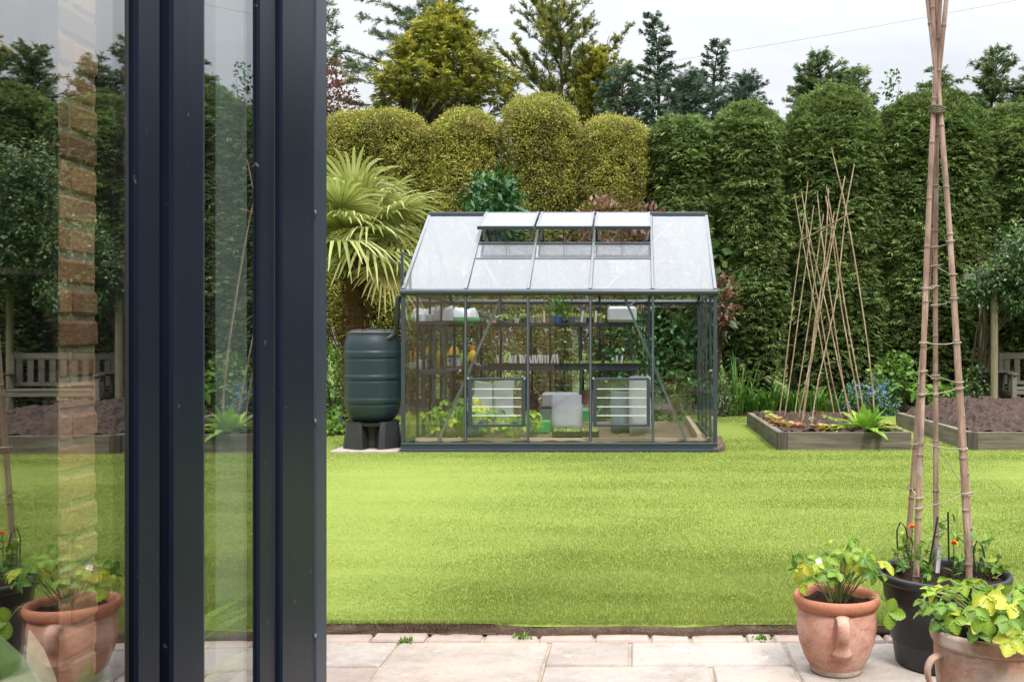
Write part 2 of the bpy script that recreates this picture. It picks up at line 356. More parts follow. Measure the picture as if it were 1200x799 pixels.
def wallmat():
    t = NT('brick_wall'); c0 = t.n('ShaderNodeTexCoord'); sx = t.n('ShaderNodeSeparateXYZ'); t.l(c0.outputs['Object'], sx.inputs[0])
    cb = t.n('ShaderNodeCombineXYZ'); ad = t.n('ShaderNodeMath', operation='ADD'); t.l(sx.outputs[0], ad.inputs[0]); t.l(sx.outputs[1], ad.inputs[1])
    t.l(ad.outputs[0], cb.inputs[0]); t.l(sx.outputs[2], cb.inputs[1])
    b = t.n('ShaderNodeTexBrick'); t.l(cb.outputs[0], b.inputs['Vector'])
    for k, v in (('Scale', 1.0), ('Brick Width', .225), ('Row Height', .075), ('Mortar Size', .006), ('Mortar Smooth', .2), ('Bias', -.2)): b.inputs[k].default_value = v
    b.inputs['Color1'].default_value = (.4, .2, .12, 1); b.inputs['Color2'].default_value = (.22, .11, .075, 1); b.inputs['Mortar'].default_value = (.36, .33, .27, 1)
    return t.done(t.pr(t.mix(b.outputs['Color'], (.3, .22, .15), t.ramp(t.noise(9, 5), [(.45, (0, 0, 0)), (.8, (.7, .7, .7))])), .9, .2))
M['wall'] = wallmat()

# ================================================================== SETTING
PZ = -0.045                                     # patio level; lawn is z = 0
g = MB(); s_ = 260; g.add([(-s_, -s_, -.16), (s_, -s_, -.16), (s_, s_, -.16), (-s_, s_, -.16)], [[0, 1, 2, 3]])
tag(g.build('ground', M['ground']), kind='structure')
LE = 3.84                                       # lawn edge
nx, ny = 240, 90
xs = np.linspace(-12, 14, nx); ys = LE+(np.linspace(0, 1, ny)**1.4)*16
G = np.stack(np.meshgrid(xs, ys), -1)
ed = np.interp(xs, xs, LE+(vn(np.stack([xs*5, xs*0, xs*0], -1), 3)-.5)*.05)
G[0, :, 1] = ed
zz = (vn(np.stack([G[..., 0].ravel()*.5, G[..., 1].ravel()*.5, G[..., 0].ravel()*0], -1), 5)-.5).reshape(ny, nx)*.02
zz[0] -= .008
mb = MB(); mb.grid(np.concatenate([G, zz[..., None]], -1), mi=0)
lip = [];
for k, (dy, z) in enumerate(((0, 0), (-.012+.0, -.02), (-.004, -.038), (-.03, -.062))):
    P = np.stack([xs, ed+dy+(vn(np.stack([xs*22, xs*0+k*3.3, xs*0], -1), 8)-.5)*.018, zz[0]+z-.0*xs], -1); lip.append(P)
mb.grid(np.array(lip), mi=1, flip=True)
tag(mb.build('lawn', [M['lawn'], M['drysoil']], smooth=True), kind='structure')
# soil strip between turf and edging
mb = MB(); gx = np.linspace(-3, 6, 260); gy = np.linspace(LE-.012, LE+.06, 8); A = np.stack(np.meshgrid(gx, gy), -1)
z = -.052+(vn(np.concatenate([A.reshape(-1, 2)*30, np.zeros((A.size//2, 1))], 1), 4)*.012).reshape(8, 260); 
mb.grid(np.concatenate([A, z[..., None]], -1)); tag(mb.build('soil_strip', M['drysoil'], smooth=True), kind='structure')
# grass blades
def blades():
    n = 760000; Y0, Y1 = 3.84, 14.6
    u = rng.random(n); k = .55; Y = (Y0**(-k)+u*(Y1**(-k)-Y0**(-k)))**(-1/k)
    X = (rng.random(n)*1.0-.44)*Y+(rng.random(n)-.5)*.3
    keep = ~((X > -2.36) & (X < .84) & (Y > 9.7) & (Y < 12.35)) & ~((X > 1.42) & (X < 2.82) & (Y > 9.93) & (Y < 12.75)) & ~((X > 3.35) & (Y > 9.93) & (Y < 12.75)) & ~((X > -3) & (X < -2.35) & (Y > 9.62) & (Y < 10.35))
    bed = 14.35+.12*np.sin(X*1.7); keep &= Y < bed
    X, Y = X[keep], Y[keep]
    ne = 9000; Xe = rng.random(ne)*4.4-1.6; Ye = LE+rng.random(ne)*.03-.012
    X = np.concatenate([X, Xe]); Y = np.concatenate([Y, Ye]); n = len(X)
    P = np.stack([X, Y, np.zeros(n)-.002], -1)
    th = rng.random(n)*6.283; lean = rng.normal(0, .75, n)
    A = np.stack([np.cos(th)*lean, np.sin(th)*lean, np.ones(n)], -1); A[:, 1] += .26*np.tanh(2.5*np.sin(Y*6.283/.86+.08*np.sin(X*1.1))); A[-ne:, 1] -= .5*rng.random(ne); A = unit(A)
    L = (.008+.008*rng.random(n))*(1+.25*(vn(P*np.array([3, 3, 1]), 3)-.5)); L[-ne:] *= .95
    wd = np.clip(.0013*Y/4, .0013, .005)*(1+.5*rng.random(n)); ph = rng.random(n)*3.14
    S = np.stack([np.cos(ph), np.sin(ph), np.zeros(n)], -1)*wd[:, None]
    V = np.stack([P-S, P+S, P+A*L[:, None]], 1).reshape(-1, 3)
    r = .47+.13*rng.normal(0, 1, n)+.2*(vn(P*np.array([1.2, 4, 1]), 2)-.5)+.3*(vn(P*np.array([5, 10, 1]), 6)-.5)
    m = MB(); m.add(V, np.arange(3*n).reshape(n, 3), np.clip(r, 0, 1)); return m
tag(blades().build('grass', M['grass']), 'short mown lawn grass', None, kind='stuff')
# flower border under the hedge
gx = np.linspace(-8, 11, 200); gy = np.linspace(0, 1, 14); A = np.zeros((14, 200, 3))
A[..., 0] = gx; A[..., 1] = 14.35+.12*np.sin(gx*1.7)+gy[:, None]*3.2
A[..., 2] = .015+.05*np.sin(np.clip(gy[:, None]*4, 0, 1)*1.57)+.03*vn(A.reshape(-1, 3)*5, 3).reshape(14, 200); A[0, :, 2] = -.03
mb = MB(); mb.grid(A); tag(mb.build('flower_bed_soil', M['soil'], smooth=True), kind='structure')
# patio: mortar sheet, slabs, brick edging
mb = MB(); mb.box((.9, 1.4, PZ-.035), (6.4, 5.0, .05)); tag(mb.build('patio_base', M['mortar']), kind='structure')
mb = MB(); J = .01
def slab(x0, x1, y0, y1):
    mb.box(((x0+x1)/2, (y0+y1)/2, PZ-.02+rng.normal(0, .0012)), (x1-x0-J, y1-y0-J, .04), rz=rng.normal(0, .0025), bev=.006, rnd=rng.random())
rows = [(3.465, 3.735, [-2.3, -1.6, -.9]), (3.465, 3.735, [-.326, -.02, .56]), (2.86, 3.465, [-.326, .265, .56]),
        (3.13, 3.735, [.56, 1.15]), (3.43, 3.735, [1.15, 1.75, 2.5, 3.2, 4.0]), (2.86, 3.43, [1.15, 2.05, 2.6, 3.3, 4.0]),
        (3.43, 3.465, []), (2.86, 3.13, [.56, 1.15]), (2.86, 3.465, [-2.3, -1.75, -.9])]
slab(-.9, -.326, 2.86, 3.735)
for y0, y1, xl in rows:
    for a, b in zip(xl[:-1], xl[1:]): slab(a, b, y0, y1)
y = 2.86
while y > -.5:
    d = random.choice((.3, .45, .6)); x = -2.3+random.random()*.2
    while x < 4.0:
        w = random.choice((.3, .45, .6, .6, .9)); slab(x, min(x+w, 4.0), y-d, y); x += w
    y -= d
tag(mb.build('patio', M['slab']), kind='structure')
mb = MB(); x = -2.2
while x < 4:
    w = random.choice((.105, .215, .215, .215, .155))
    mb.box((x+w/2, 3.742+.05+random.uniform(-.006, .006), PZ-.02+random.uniform(-.004, .003)), (w-.01, .094, .045), rz=random.gauss(0, .012), bev=.007, rnd=random.random()); x += w
tag(mb.build('brick_edging', M['edgebrick']), kind='structure')

# ================================================================== HOUSE (behind the camera and wing at the left)
hs = thing('brick_house', 'brick house with a brick pier and dark glazing beyond the open glass doors', 'house', (-1.4, 1.2, PZ))
mb = MB()
mb.box((-4.1, -.475, 1.3), (6.6, .25, 2.7)); mb.box((4.6, -.475, 1.3), (3.6, .25, 2.7)); mb.box((1.0, -.475, 2.48), (3.6, .25, .34))
mb.build('wall', M['wall'], hs)
mb = MB(); mb.box((0, -2.55, 2.76), (14, 4.4, .1)); mb.build('roof', M['tile'], hs)
mb = MB(); mb.box((0, -.28, 2.66), (14, .11, .09), bev=.02); mb.build('gutter', M['black'], hs)
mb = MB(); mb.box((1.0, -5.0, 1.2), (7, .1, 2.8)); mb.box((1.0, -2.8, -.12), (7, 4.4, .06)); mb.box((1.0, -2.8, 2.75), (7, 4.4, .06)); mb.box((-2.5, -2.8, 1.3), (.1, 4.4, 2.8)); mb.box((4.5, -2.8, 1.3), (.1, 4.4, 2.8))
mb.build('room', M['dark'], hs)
WX = -1.358
# brick pier: bricks in relief on a mortar core
mb = MB(); mb.box((WX-.06, 2.4025, 1.2), (.1, .155, 2.49)); 
y0, y1 = 2.32, 2.485; z = PZ; k = 0
while z < 2.44:
    cuts = [y0, y1] if k % 2 else [y0, y0+.052, y1]
    for a, b in zip(cuts[:-1], cuts[1:]):
        mb.box((WX-.05+random.uniform(-.004, .004), (a+b)/2, z+.0375), (.1, b-a-.011+random.uniform(-.004, .002), .064+random.uniform(-.004, .003)), rx=random.gauss(0, .015), bev=.008, rnd=random.random(), mi=1)
    z += .075; k += 1
mb.build('pier', [M['brickmortar'], M['brick']], hs)
for a, b in ((-.35, 2.315), (2.49, 3.18), (3.5, 3.8)):
    mb = MB()
    for yy in (a+.03, b-.03): mb.box((WX-.034, yy, 1.2), (.06, .06, 2.49))
    for zz_ in (PZ+.03, 2.41): mb.box((WX-.034, (a+b)/2, zz_), (.06, b-a-.12, .06))
    w = mb.build('window', M['dark'], hs)
    mb = MB(); mb.box((WX-.03, (a+b)/2, 1.18), (.012, b-a-.12, 2.4)); mb.build('pane', M['darkglass'], w)
mb = MB(); mb.box((WX-.05, 3.34, 1.2), (.08, .31, 2.49), bev=.01); mb.build('door_panel', M['render'], hs)
mb = MB(); mb.box((-2.9, 1.75, 2.5), (3.2, 4.2, .12)); mb.build('flat_roof', M['dark'], hs)
mb = MB(); mb.box((-2.9, 3.9, 1.2), (3.2, .2, 2.49)); mb.build('side_wall', M['wall'], hs)

# ================================================================== OPEN GLASS DOORS
DA = math.atan2(-.038, 1.0)                     # the leaves lean this much off the view axis
def dp(Y, off=0.0, z=0.0): return np.array([-.468-.038*Y+off, Y, z])
def door(name, label, segs, pane, gz):
    r = thing(name, label, 'door', tuple(dp((segs[0][0]+segs[-1][1])/2, -.03, PZ+.01)))
    zb, zt = PZ+.012, 2.28
    for nm, (a, b), off, th, mk in [(s[2], (s[0], s[1]), s[3], s[4], s[5]) for s in segs]:
        m = MB(); c = dp((a+b)/2, off-th/2, (zb+zt)/2); m.box(c, (th, b-a-.0015, zt-zb), rz=-DA, bev=.0035); m.build(nm, M[mk], r)
    a, b = pane
    for z0, z1 in ((zb+.003, zb+.12), (zt-.1, zt-.003)):
        m = MB(); m.box(dp((a+b)/2, -.016, (z0+z1)/2), (.03, b-a-.002, z1-z0), rz=-DA, bev=.004); m.build('rail', M['door'], r)
    m = MB(); m.box(dp((a+b)/2, -.010, (zb+zt)/2), (.006, b-a+.004, zt-zb-.2), rz=-DA); m.build('glass_pane', M['doorglass'], r)
    return r
door('glass_door', 'nearer open glass door with wide pane reflecting the potted plants', [(-.25, -.15, 'stile', .0, .034, 'door'), (.985, .994, 'gasket', -.006, .014, 'gasket'), (.994, 1.05, 'stile', .0, .022, 'door')], (-.15, .985), 0)
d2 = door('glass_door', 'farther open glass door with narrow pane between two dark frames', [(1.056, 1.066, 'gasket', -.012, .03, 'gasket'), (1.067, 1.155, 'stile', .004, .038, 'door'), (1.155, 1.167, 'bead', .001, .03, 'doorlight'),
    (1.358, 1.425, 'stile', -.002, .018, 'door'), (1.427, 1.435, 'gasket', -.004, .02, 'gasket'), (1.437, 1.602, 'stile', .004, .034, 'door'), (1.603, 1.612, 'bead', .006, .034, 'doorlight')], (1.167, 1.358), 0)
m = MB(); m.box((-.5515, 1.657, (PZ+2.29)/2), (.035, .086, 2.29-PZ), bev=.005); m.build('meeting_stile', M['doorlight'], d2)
for zz_ in (.97, .62, 1.31):
    m = MB(); p = dp(1.6, .006, zz_); m.lathe([(0, .002), (.0035, .0015), (.0035, 0)], (0, 0, 0), 10)
    V = m.v[0]; m.v[0] = np.stack([V[:, 2], V[:, 1], V[:, 0]], -1)+p; m.build('screw', M['ghl'], d2)

# ================================================================== GREENHOUSE
X0, X1, YF, YR, YB, ZB, ZE, ZR = -2.31, .79, 9.75, 11.02, 12.29, .09, 1.58, 2.52
gh = thing('greenhouse', 'dark grey metal framed greenhouse with open roof vents on the lawn', 'greenhouse', ((X0+X1)/2, YR, 0))
bays = [X0+.62*i for i in range(6)]
def gp(name, mb, mk, par=gh, **k): return mb.build(name, M[mk], par, **k)
mb = MB()
for z0, z1, d in ((-.015, .03, .05), (.033, .062, .035), (.065, .09, .045)):
    for yy in (YF, YB): mb.box(((X0+X1)/2, yy, (z0+z1)/2), (X1-X0+d, d, z1-z0), bev=.004)
    for xx in (X0, X1): mb.box((xx, YR, (z0+z1)/2), (d, YB-YF-d-.004, z1-z0), bev=.004)
gp('base', mb, 'gh')
for yy, sg in ((YF, -1), (YB, 1)):
    for i, x in enumerate(bays):
        w = .038 if i in (0, 5) else .026
        mb = MB(); mb.box((x, yy, (ZB+ZE)/2), (w, .03, ZE-ZB-.02), bev=.003); gp('post', mb, 'gh')
        if i not in (0, 5):
            mb = MB(); mb.box((x, yy-sg*-.017, (ZB+ZE)/2), (.012, .006, ZE-ZB-.03)); gp('bar_cap', mb, 'brace')
    mb = MB(); mb.lathe([(.001, 0), (.028, 0), (.033, .01), (.033, X1-X0+.05), (.028, X1-X0+.06), (.001, X1-X0+.06)], (0, 0, 0), 12)
    V = mb.v[0]; mb.v[0] = np.stack([V[:, 2]+X0-.03, V[:, 0]+yy+sg*.012, V[:, 1]*.95+ZE+.004], -1); gp('gutter', mb, 'gh', smooth=True)
    for i, x in enumerate(bays):            # roof bars
        a = np.array([x, yy, ZE+.03]); b = np.array([x, YR+sg*.02, ZR-.02])
        mb = MB(); mb.bar(a, b, .03 if i in (0, 5) else .024, .035); gp('roof_bar', mb, 'ghl' if sg < 0 else 'gh')
mb = MB(); mb.box(((X0+X1)/2, YR, ZR-.005), (X1-X0+.03, .07, .055), bev=.008); mb.box(((X0+X1)/2, YR, ZR-.055), (X1-X0, .035, .045)); gp('ridge', mb, 'gh')
nrm = unit(np.array([0, -(ZR-ZE), YR-YF]))
def rp(x, t, sg=-1, off=0.0):              # point on a roof slope, t from eave (0) to ridge (1)
    y = YF+(YR-YF)*t if sg < 0 else YB-(YB-YR)*t
    n = np.array([0, sg*abs(nrm[1]), nrm[2]])
    return np.array([x, y, ZE+(ZR-ZE)*t])+n*off
def quadslab(mb, P, th, **k):              # thin box from four corners
    P = np.array(P, float); n = unit(np.cross(P[1]-P[0], P[3]-P[0]))*th/2
    V = np.concatenate([P-n, P+n]); return mb.add(V, [[3, 2, 1, 0], [4, 5, 6, 7], [0, 1, 5, 4], [1, 2, 6, 5], [2, 3, 7, 6], [3, 0, 4, 7]], **k)
TV = (10.49-YF)/(YR-YF)                    # slam bar of the vents
for sg in (-1, 1):
    for i in range(5):
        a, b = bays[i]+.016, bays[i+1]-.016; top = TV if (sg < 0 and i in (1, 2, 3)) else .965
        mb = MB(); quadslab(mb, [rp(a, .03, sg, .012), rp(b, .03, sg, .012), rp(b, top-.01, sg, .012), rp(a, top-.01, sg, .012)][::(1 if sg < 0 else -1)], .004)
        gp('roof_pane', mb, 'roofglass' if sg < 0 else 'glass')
for i in (1, 2, 3):
    a, b = bays[i]+.013, bays[i+1]-.013
    mb = MB(); mb.bar(rp(a, TV, -1, .01), rp(b, TV, -1, .01), .03, .03, up=nrm); gp('slam_bar', mb, 'gh')
    mb = MB(); mb.bar(rp(a, TV-.19, -1, .008), rp(b, TV-.19, -1, .008), .02, .022, up=nrm); gp('dark_strip', mb, 'brace')  # added dark bar; stands for a strip where the hedge shows through
    # vent, hinged at the ridge, propped open
    an = R(21.5); L = .645; hz = np.array([0, YR-.035, ZR+.012]); d = np.array([0, -math.cos(an), -math.sin(an)]); n = np.array([0, -math.sin(an), math.cos(an)])
    a, b = bays[i]+.012, bays[i+1]-.012
    P = lambda x, t, o=0.: np.array([x, 0, 0])+hz+d*t*L+n*o
    mb = MB()
    mb.bar(P(a, .985), P(b, .985), .028, .034, up=n); v = gp('roof_vent', mb, 'gh')
    mb = MB(); mb.bar(P(a+.02, .02), P(b-.02, .02), .03, .02, up=n); gp('hinge_rail', mb, 'gh', v)
    for e in (a+.012, b-.012): mb = MB(); mb.bar(P(e, .0), P(e, .96), .024, .026, up=n); gp('stile', mb, 'ghl', v)
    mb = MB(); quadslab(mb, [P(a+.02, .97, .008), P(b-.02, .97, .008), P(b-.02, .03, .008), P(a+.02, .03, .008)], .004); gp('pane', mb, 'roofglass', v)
    xm = (a+b)/2+.0
    mb = MB(); mb.bar(P(xm-.012, .97, -.01), rp(xm-.012, TV, -1, -.02), .01, .012); mb.bar(P(xm+.012, .9, -.01), rp(xm+.012, TV, -1, -.05), .008, .01); mb.tube([rp(xm, TV, -1, -.02), rp(xm, TV-.02, -1, -.13)], .012, 8); mb.box(rp(xm, TV-.03, -1, -.14), (.04, .03, .03), bev=.006)
    gp('stay_arm', mb, 'gh', v)
    for e in (a+.04, b-.04):
        mb = MB(); mb.bar(P(e, .45, -.015), rp(e, TV+.06, -1, -.01), .022, .02); gp('opener_arm', mb, 'black', v)
for yy, sg in ((YF, -1), (YB, 1)):
    for i in range(5):
        a, b = bays[i]+.012, bays[i+1]-.012; mb = MB()
        if sg < 0 and i in (1, 3):
            mb.box(((a+b)/2, yy, (.733+ZE)/2), (b-a, .004, ZE-.733-.02)); gp('glass_pane', mb, 'glass'); mb = MB(); mb.box(((a+b)/2, yy, (ZB+.253)/2), (b-a, .004, .253-ZB))
        else: mb.box(((a+b)/2, yy, (ZB+ZE)/2), (b-a, .004, ZE-ZB-.02))
        gp('glass_pane', mb, 'glass')
for i in (1, 3):                           # louvre windows
    a, b = bays[i]+.03, bays[i+1]-.03; z0, z1 = .253, .733; mb = MB()
    for x in (a+.014, b-.014): mb.box((x, YF-.004, (z0+z1)/2), (.034, .05, z1-z0), bev=.004)
    for z in (z0+.01, z1-.01): mb.box(((a+b)/2, YF-.004, z), (b-a-.062, .046, .024), bev=.003)
    lv = gp('louvre_window', mb, 'gh')
    mb = MB()
    for k in range(5):
        z = z0+.064+k*.088; quadslab(mb, [(a+.03, YF+.004, z-.044), (b-.03, YF+.004, z-.044), (b-.03, YF-.012, z+.044), (a+.03, YF-.012, z+.044)], .004)
    gp('louvre_blades', mb, 'louvre', lv)
    mb = MB()
    for k in range(1, 5): mb.box(((a+b)/2, YF-.016, z0+.02+k*.088), (b-a-.07, .008, .008))
    gp('blade_edges', mb, 'glassedge', lv)
    for x in (a, b): mb = MB(); mb.box((x, YF-.03, z1-.004), (.018, .012, .022), bev=.002); gp('latch', mb, 'offwhite', lv)
# gable ends
for x, sg in ((X0, -1), (X1, 1)):
    for k in range(1, 4):
        y = YF+k*(YB-YF)/4; zt = ZE+(ZR-ZE)*(1-abs(y-YR)/(YR-YF))-.03
        mb = MB(); mb.box((x, y, (ZB+zt)/2), (.026, .024, zt-ZB), bev=.003); gp('gable_post', mb, 'gh')
    mb = MB(); mb.box((x, YR, ZE), (.024, YB-YF-.04, .026)); gp('gable_rail', mb, 'gh')
    mb = MB(); mb.add([(x-.002, YF+.02, ZB), (x-.002, YB-.02, ZB), (x-.002, YB-.02, ZE), (x-.002, YR, ZR-.04), (x-.002, YF+.02, ZE)], [[0, 1, 2, 3, 4]])
    mb.add([(x+.002, YF+.02, ZB), (x+.002, YB-.02, ZB), (x+.002, YB-.02, ZE), (x+.002, YR, ZR-.04), (x+.002, YF+.02, ZE)], [[4, 3, 2, 1, 0]]); gp('gable_pane', mb, 'glass')
for p, q in ((at(588, 347, 9.8), at(512, 521, 9.8)), (at(731, 347, 9.8), at(806, 522, 9.8)), ):
    mb = MB(); mb.bar(p, q, .026, .02, up=(0, 1, 0)); gp('brace', mb, 'brace')
for s1, s2 in ((.62, 0), (1.93, 2.55)):
    pass
for xa, xb in ((X0+.36, X0+.95), (X1-.36, X1-1.1)):
    mb = MB(); mb.bar(rp(xa, .93, -1, -.02), rp(xb, .05, -1, -.02), .022, .01, up=nrm); gp('brace', mb, 'ghl')
for i in range(1, 6):
    mb = MB(); mb.lathe([(0, 0), (.012, .002), (.012, .012), (0, .016)], (bays[i]-.05, YF-.03, .742 if i in (2, 4) else .8), 10); gp('glazing_clip', mb, 'offwhite')
    for z in (ZE-.05, .135): mb = MB(); mb.box((bays[i]-.07, YF+.03, z), (.02, .02, .018), bev=.004); gp('glazing_clip', mb, 'offwhite')
# rail standing off the left gutter end, rear downpipe bracket
mb = MB(); p = at(471.5, 342, 9.8); q = at(471.5, 297, 9.8); mb.bar(p, q, .026, .026); mb.bar(q+np.array([.005, 0, 0]), at(485, 304, 10.6), .03, .012); gp('side_vent_rail', mb, 'gh')
# gutter downpipe into the butt
mb = MB(); P = np.array([at(469, 347, 9.78), at(466, 352, 9.78), at(465.5, 375, 9.8), at(465, 386, 9.85), at(461, 394, 9.85), at(453, 398, 9.83), at(449, 400, 9.85)])
t = np.linspace(0, len(P)-1, 30); P2 = np.stack([np.interp(t, range(len(P)), P[:, k]) for k in range(3)], -1)
for _ in range(2): P2[1:-1] = (P2[:-2]+2*P2[1:-1]+P2[2:])/4
mb.tube(P2, .026, 10); gp('downpipe', mb, 'black', smooth=True)
# ---- inside: floor bed, boards
mb = MB(); gx = np.linspace(X0+.06, X1-.06, 110); gy = np.linspace(YF+.07, YB-.06, 70); A = np.stack(np.meshgrid(gx, gy), -1)
z = .07+.03*vn(np.concatenate([A.reshape(-1, 2)*8, np.zeros((A.size//2, 1))], 1), 1).reshape(70, 110)+.02*vn(np.concatenate([A.reshape(-1, 2)*25, np.zeros((A.size//2, 1))], 1), 2).reshape(70, 110)
mb.grid(np.concatenate([A, z[..., None]], -1)); tag(mb.build('greenhouse_soil', M['drysoil'], smooth=True), kind='structure')
t_ = thing('bed_edging', 'pale wooden edging boards round the soil inside the greenhouse', 'edging', ((X0+X1)/2, YR, .05))
for c, d in (((-.76, YF+.1, .1), (2.9, .03, .05)), ((.64, YR, .12), (.05, 2.3, .1)), ((-.9, 11.2, .12), (2.5, .04, .11))):
    mb = MB(); mb.box(c, d, bev=.004); mb.build('board', M['newwood'], t_)
# ---- staging
def shelf(name, label, x0, x1, y0, y1, z, nleg, slats=True, leg0=.09):
    r = thing(name, label, 'shelf', ((x0+x1)/2, (y0+y1)/2, leg0))
    mb = MB(); mb.box(((x0+x1)/2, (y0+y1)/2, z), (x1-x0, y1-y0, .016)); mb.box(((x0+x1)/2, y0-.006, z-.012), (x1-x0, .012, .036)); mb.box(((x0+x1)/2, y1+.006, z-.012), (x1-x0, .012, .036)); mb.build('shelf_top', M['gh'], r)
    for k in range(nleg):
        x = x0+.04+(x1-x0-.08)*k/(nleg-1)
        for y in (y0+.02, y1-.02):
            mb = MB(); mb.box((x, y, (leg0+z-.032)/2), (.028, .028, z-leg0-.032)); mb.build('leg', M['gh'], r)
    return r
shelf('staging_bench', 'dark grey staging bench along the back of the greenhouse', -1.95, .02, 11.55, 12.15, .785, 4)
shelf('greenhouse_shelf', 'upper metal shelf of pots above the back staging bench', -1.95, -.02, 11.8, 12.15, 1.31, 4, leg0=.8)
shelf('side_rack', 'metal plant rack against the left end of the greenhouse', X0+.04, X0+.34, 10.3, 11.5, .78, 3)
shelf('side_shelf', 'high metal shelf in the left end of the greenhouse above the rack', X0+.04, X0+.34, 10.3, 11.5, 1.3, 3, leg0=.8)
def pot(x, y, z, r, h, mk, label, group, name='plant_pot', plant=True):
    o = thing(name, label, 'plant pot', (x, y, z), group)
    mb = MB(); mb.lathe([(.001, z), (r*.75, z), (r*.97, z+h*.82), (r*1.05, z+h*.82), (r*1.05, z+h), (r*.9, z+h), (r*.88, z+h*.85), (.001, z+h*.85)], (x, y, 0), 14); mb.build('pot', M[mk], o, smooth=False)
    if plant:
        n = 40; P = np.array([x, y, z+h*.85])+rng.normal(0, r*.5, (n, 3))*np.array([1, 1, .2])+np.array([0, 0, .02]); A = unit(rng.normal(0, 1, (n, 3))+np.array([0, 0, 1.2]))
        mb = MB(); mb.leaves(P, A, rng.normal(0, 1, (n, 3)), .05, .03, rnd=rng.random(n)); mb.build('seedling', M['seedling'], o)
    return o
def bottle(name, x, y, z, r, h, mk, capk, label, group=None, spray=False):
    o = thing(name, label, 'bottle', (x, y, z), group)
    mb = MB(); mb.lathe([(.001, z), (r, z+.003), (r, z+h*.55), (r*.85, z+h*.68), (r*.36, z+h*.8), (r*.36, z+h*.86)], (x, y, 0), 16, sy=.7); mb.build('body', M[mk], o, smooth=True)
    mb = MB()
    if spray: mb.box((x, y, z+h*.93), (r*1.2, r*.5, h*.1), bev=.006); mb.box((x-r*.6, y, z+h*.86), (.012, .012, h*.12)); mb.lathe([(r*.4, z+h*.84), (r*.4, z+h*.9)], (x, y, 0), 10)
    else: mb.lathe([(r*.45, z+h*.84), (r*.45, z+h), (.001, z+h)], (x, y, 0), 12)
    mb.build('cap', M[capk], o); return o
SZ = .793
def sx(px, Y=11.75): return (px-745)/F*Y
bottle('feed_bottle', sx(533), 11.7, SZ, .065, .31, 'yellow', 'greenp', 'yellow plant feed bottle with green cap on the staging bench')
bottle('feed_bottle', sx(540), 11.75, SZ, .06, .2, 'lime', 'greenp', 'lime green bottle behind the white tub on the staging')
bottle('spray_bottle', sx(554), 11.75, SZ, .045, .25, 'yellow', 'orangep', 'yellow spray bottle with orange trigger on the staging', spray=True)
bottle('feed_bottle', sx(549), 11.85, SZ, .05, .17, 'lime', 'lime', 'small lime bottle between the tub and the yellow sprayer')
bottle('feed_bottle', sx(521), 11.7, SZ, .045, .24, 'yellow', 'yellow', 'all yellow bottle at the left end of the staging')
o = thing('plastic_tub', 'white tub with green lid on the staging bench', 'tub', (sx(535), 11.6, SZ))
mb = MB(); mb.box((sx(535), 11.6, SZ+.06), (.14, .13, .12), bev=.015); mb.build('body', M['white'], o); mb = MB(); mb.box((sx(535), 11.6, SZ+.133), (.155, .145, .025), bev=.008); mb.build('lid', M['greenp'], o)
mb = MB(); mb.box((sx(531), 11.53, SZ+.075), (.03, .004, .02)); mb.box((sx(537), 11.53, SZ+.05), (.05, .004, .012)); mb.build('printed_label', M['greyp'], o)
o = thing('plastic_sheet', 'folded grey plastic sheet lying right of the bottles', 'sheet', (sx(561), 11.68, SZ))
mb = MB(); gx, gy = np.meshgrid(np.linspace(-.1, .14, 14), np.linspace(-.08, .08, 10)); P = np.stack([gx+sx(561), gy+11.68, SZ+.008+.05*vn(np.stack([gx.ravel()*14, gy.ravel()*14, gx.ravel()*0], -1), 9).reshape(gx.shape)*np.clip(1-gx*5, .2, 1.4)], -1); mb.grid(P); mb.build('fold', M['greyp'], o, smooth=True)
def tray(name, label, x0, x1, y, z, lab=None, sprouts=0, w=.2, h=.045):
    o = thing(name, label, 'seed tray', ((x0+x1)/2, y, z)); xm = (x0+x1)/2; L = x1-x0; mb = MB()
    mb.box((xm, y, z+.006), (L, w, .01))
    for s in (-1, 1): mb.box((xm, y+s*(w/2-.004), z+h/2+.006), (L, .008, h-.012)); mb.box((xm+s*(L/2-.004), y, z+h/2+.006), (.008, w-.018, h-.012))
    mb.build('tray', M['black'], o)
    mb = MB(); mb.box((xm, y, z+h*.5), (L-.02, w-.02, h*.6)); mb.build('compost', M['compost'], o)
    if lab:
        for q in lab:
            mb = MB(); mb.box((q, y-random.uniform(-.04, .07), z+h*.6+.055), (.022, .004, random.uniform(.1, .14)), ry=random.gauss(0, .13), rx=random.gauss(0, .1)); mb.build('plant_label', M['white'], o)
    if sprouts:
        P = np.stack([xm+(rng.random(sprouts)-.5)*(L-.04), y+(rng.random(sprouts)-.5)*(w-.04), np.full(sprouts, z+h*.8)], -1); A = unit(rng.normal(0, .5, (sprouts, 3))+np.array([0, 0, 1.0]))
        mb = MB(); mb.leaves(P, A, rng.normal(0, 1, (sprouts, 3)), .045, .022, rnd=rng.random(sprouts)); mb.build('seedlings', M['seedling'], o)
    return o
tray('seed_tray', 'black seed tray full of white plant labels on the staging', sx(575), sx(618), 11.66, SZ, [sx(q) for q in (585.5, 600, 602, 605, 611, 614, 616)])
tray('seed_tray', 'black seed tray with crowded white labels at the middle of the staging', sx(620), sx(659), 11.66, SZ, [sx(q) for q in (623, 626, 629, 631, 634, 637, 640, 643, 648, 651, 654)])
tray('seed_tray', 'long black tray of tiny green seedlings on the staging', sx(661), sx(715), 11.66, SZ, None, 70)
tray('seed_tray', 'black tray of green seedlings with two white labels at staging right end', sx(717), sx(752), 11.66, SZ, [sx(723), sx(729)], 60)
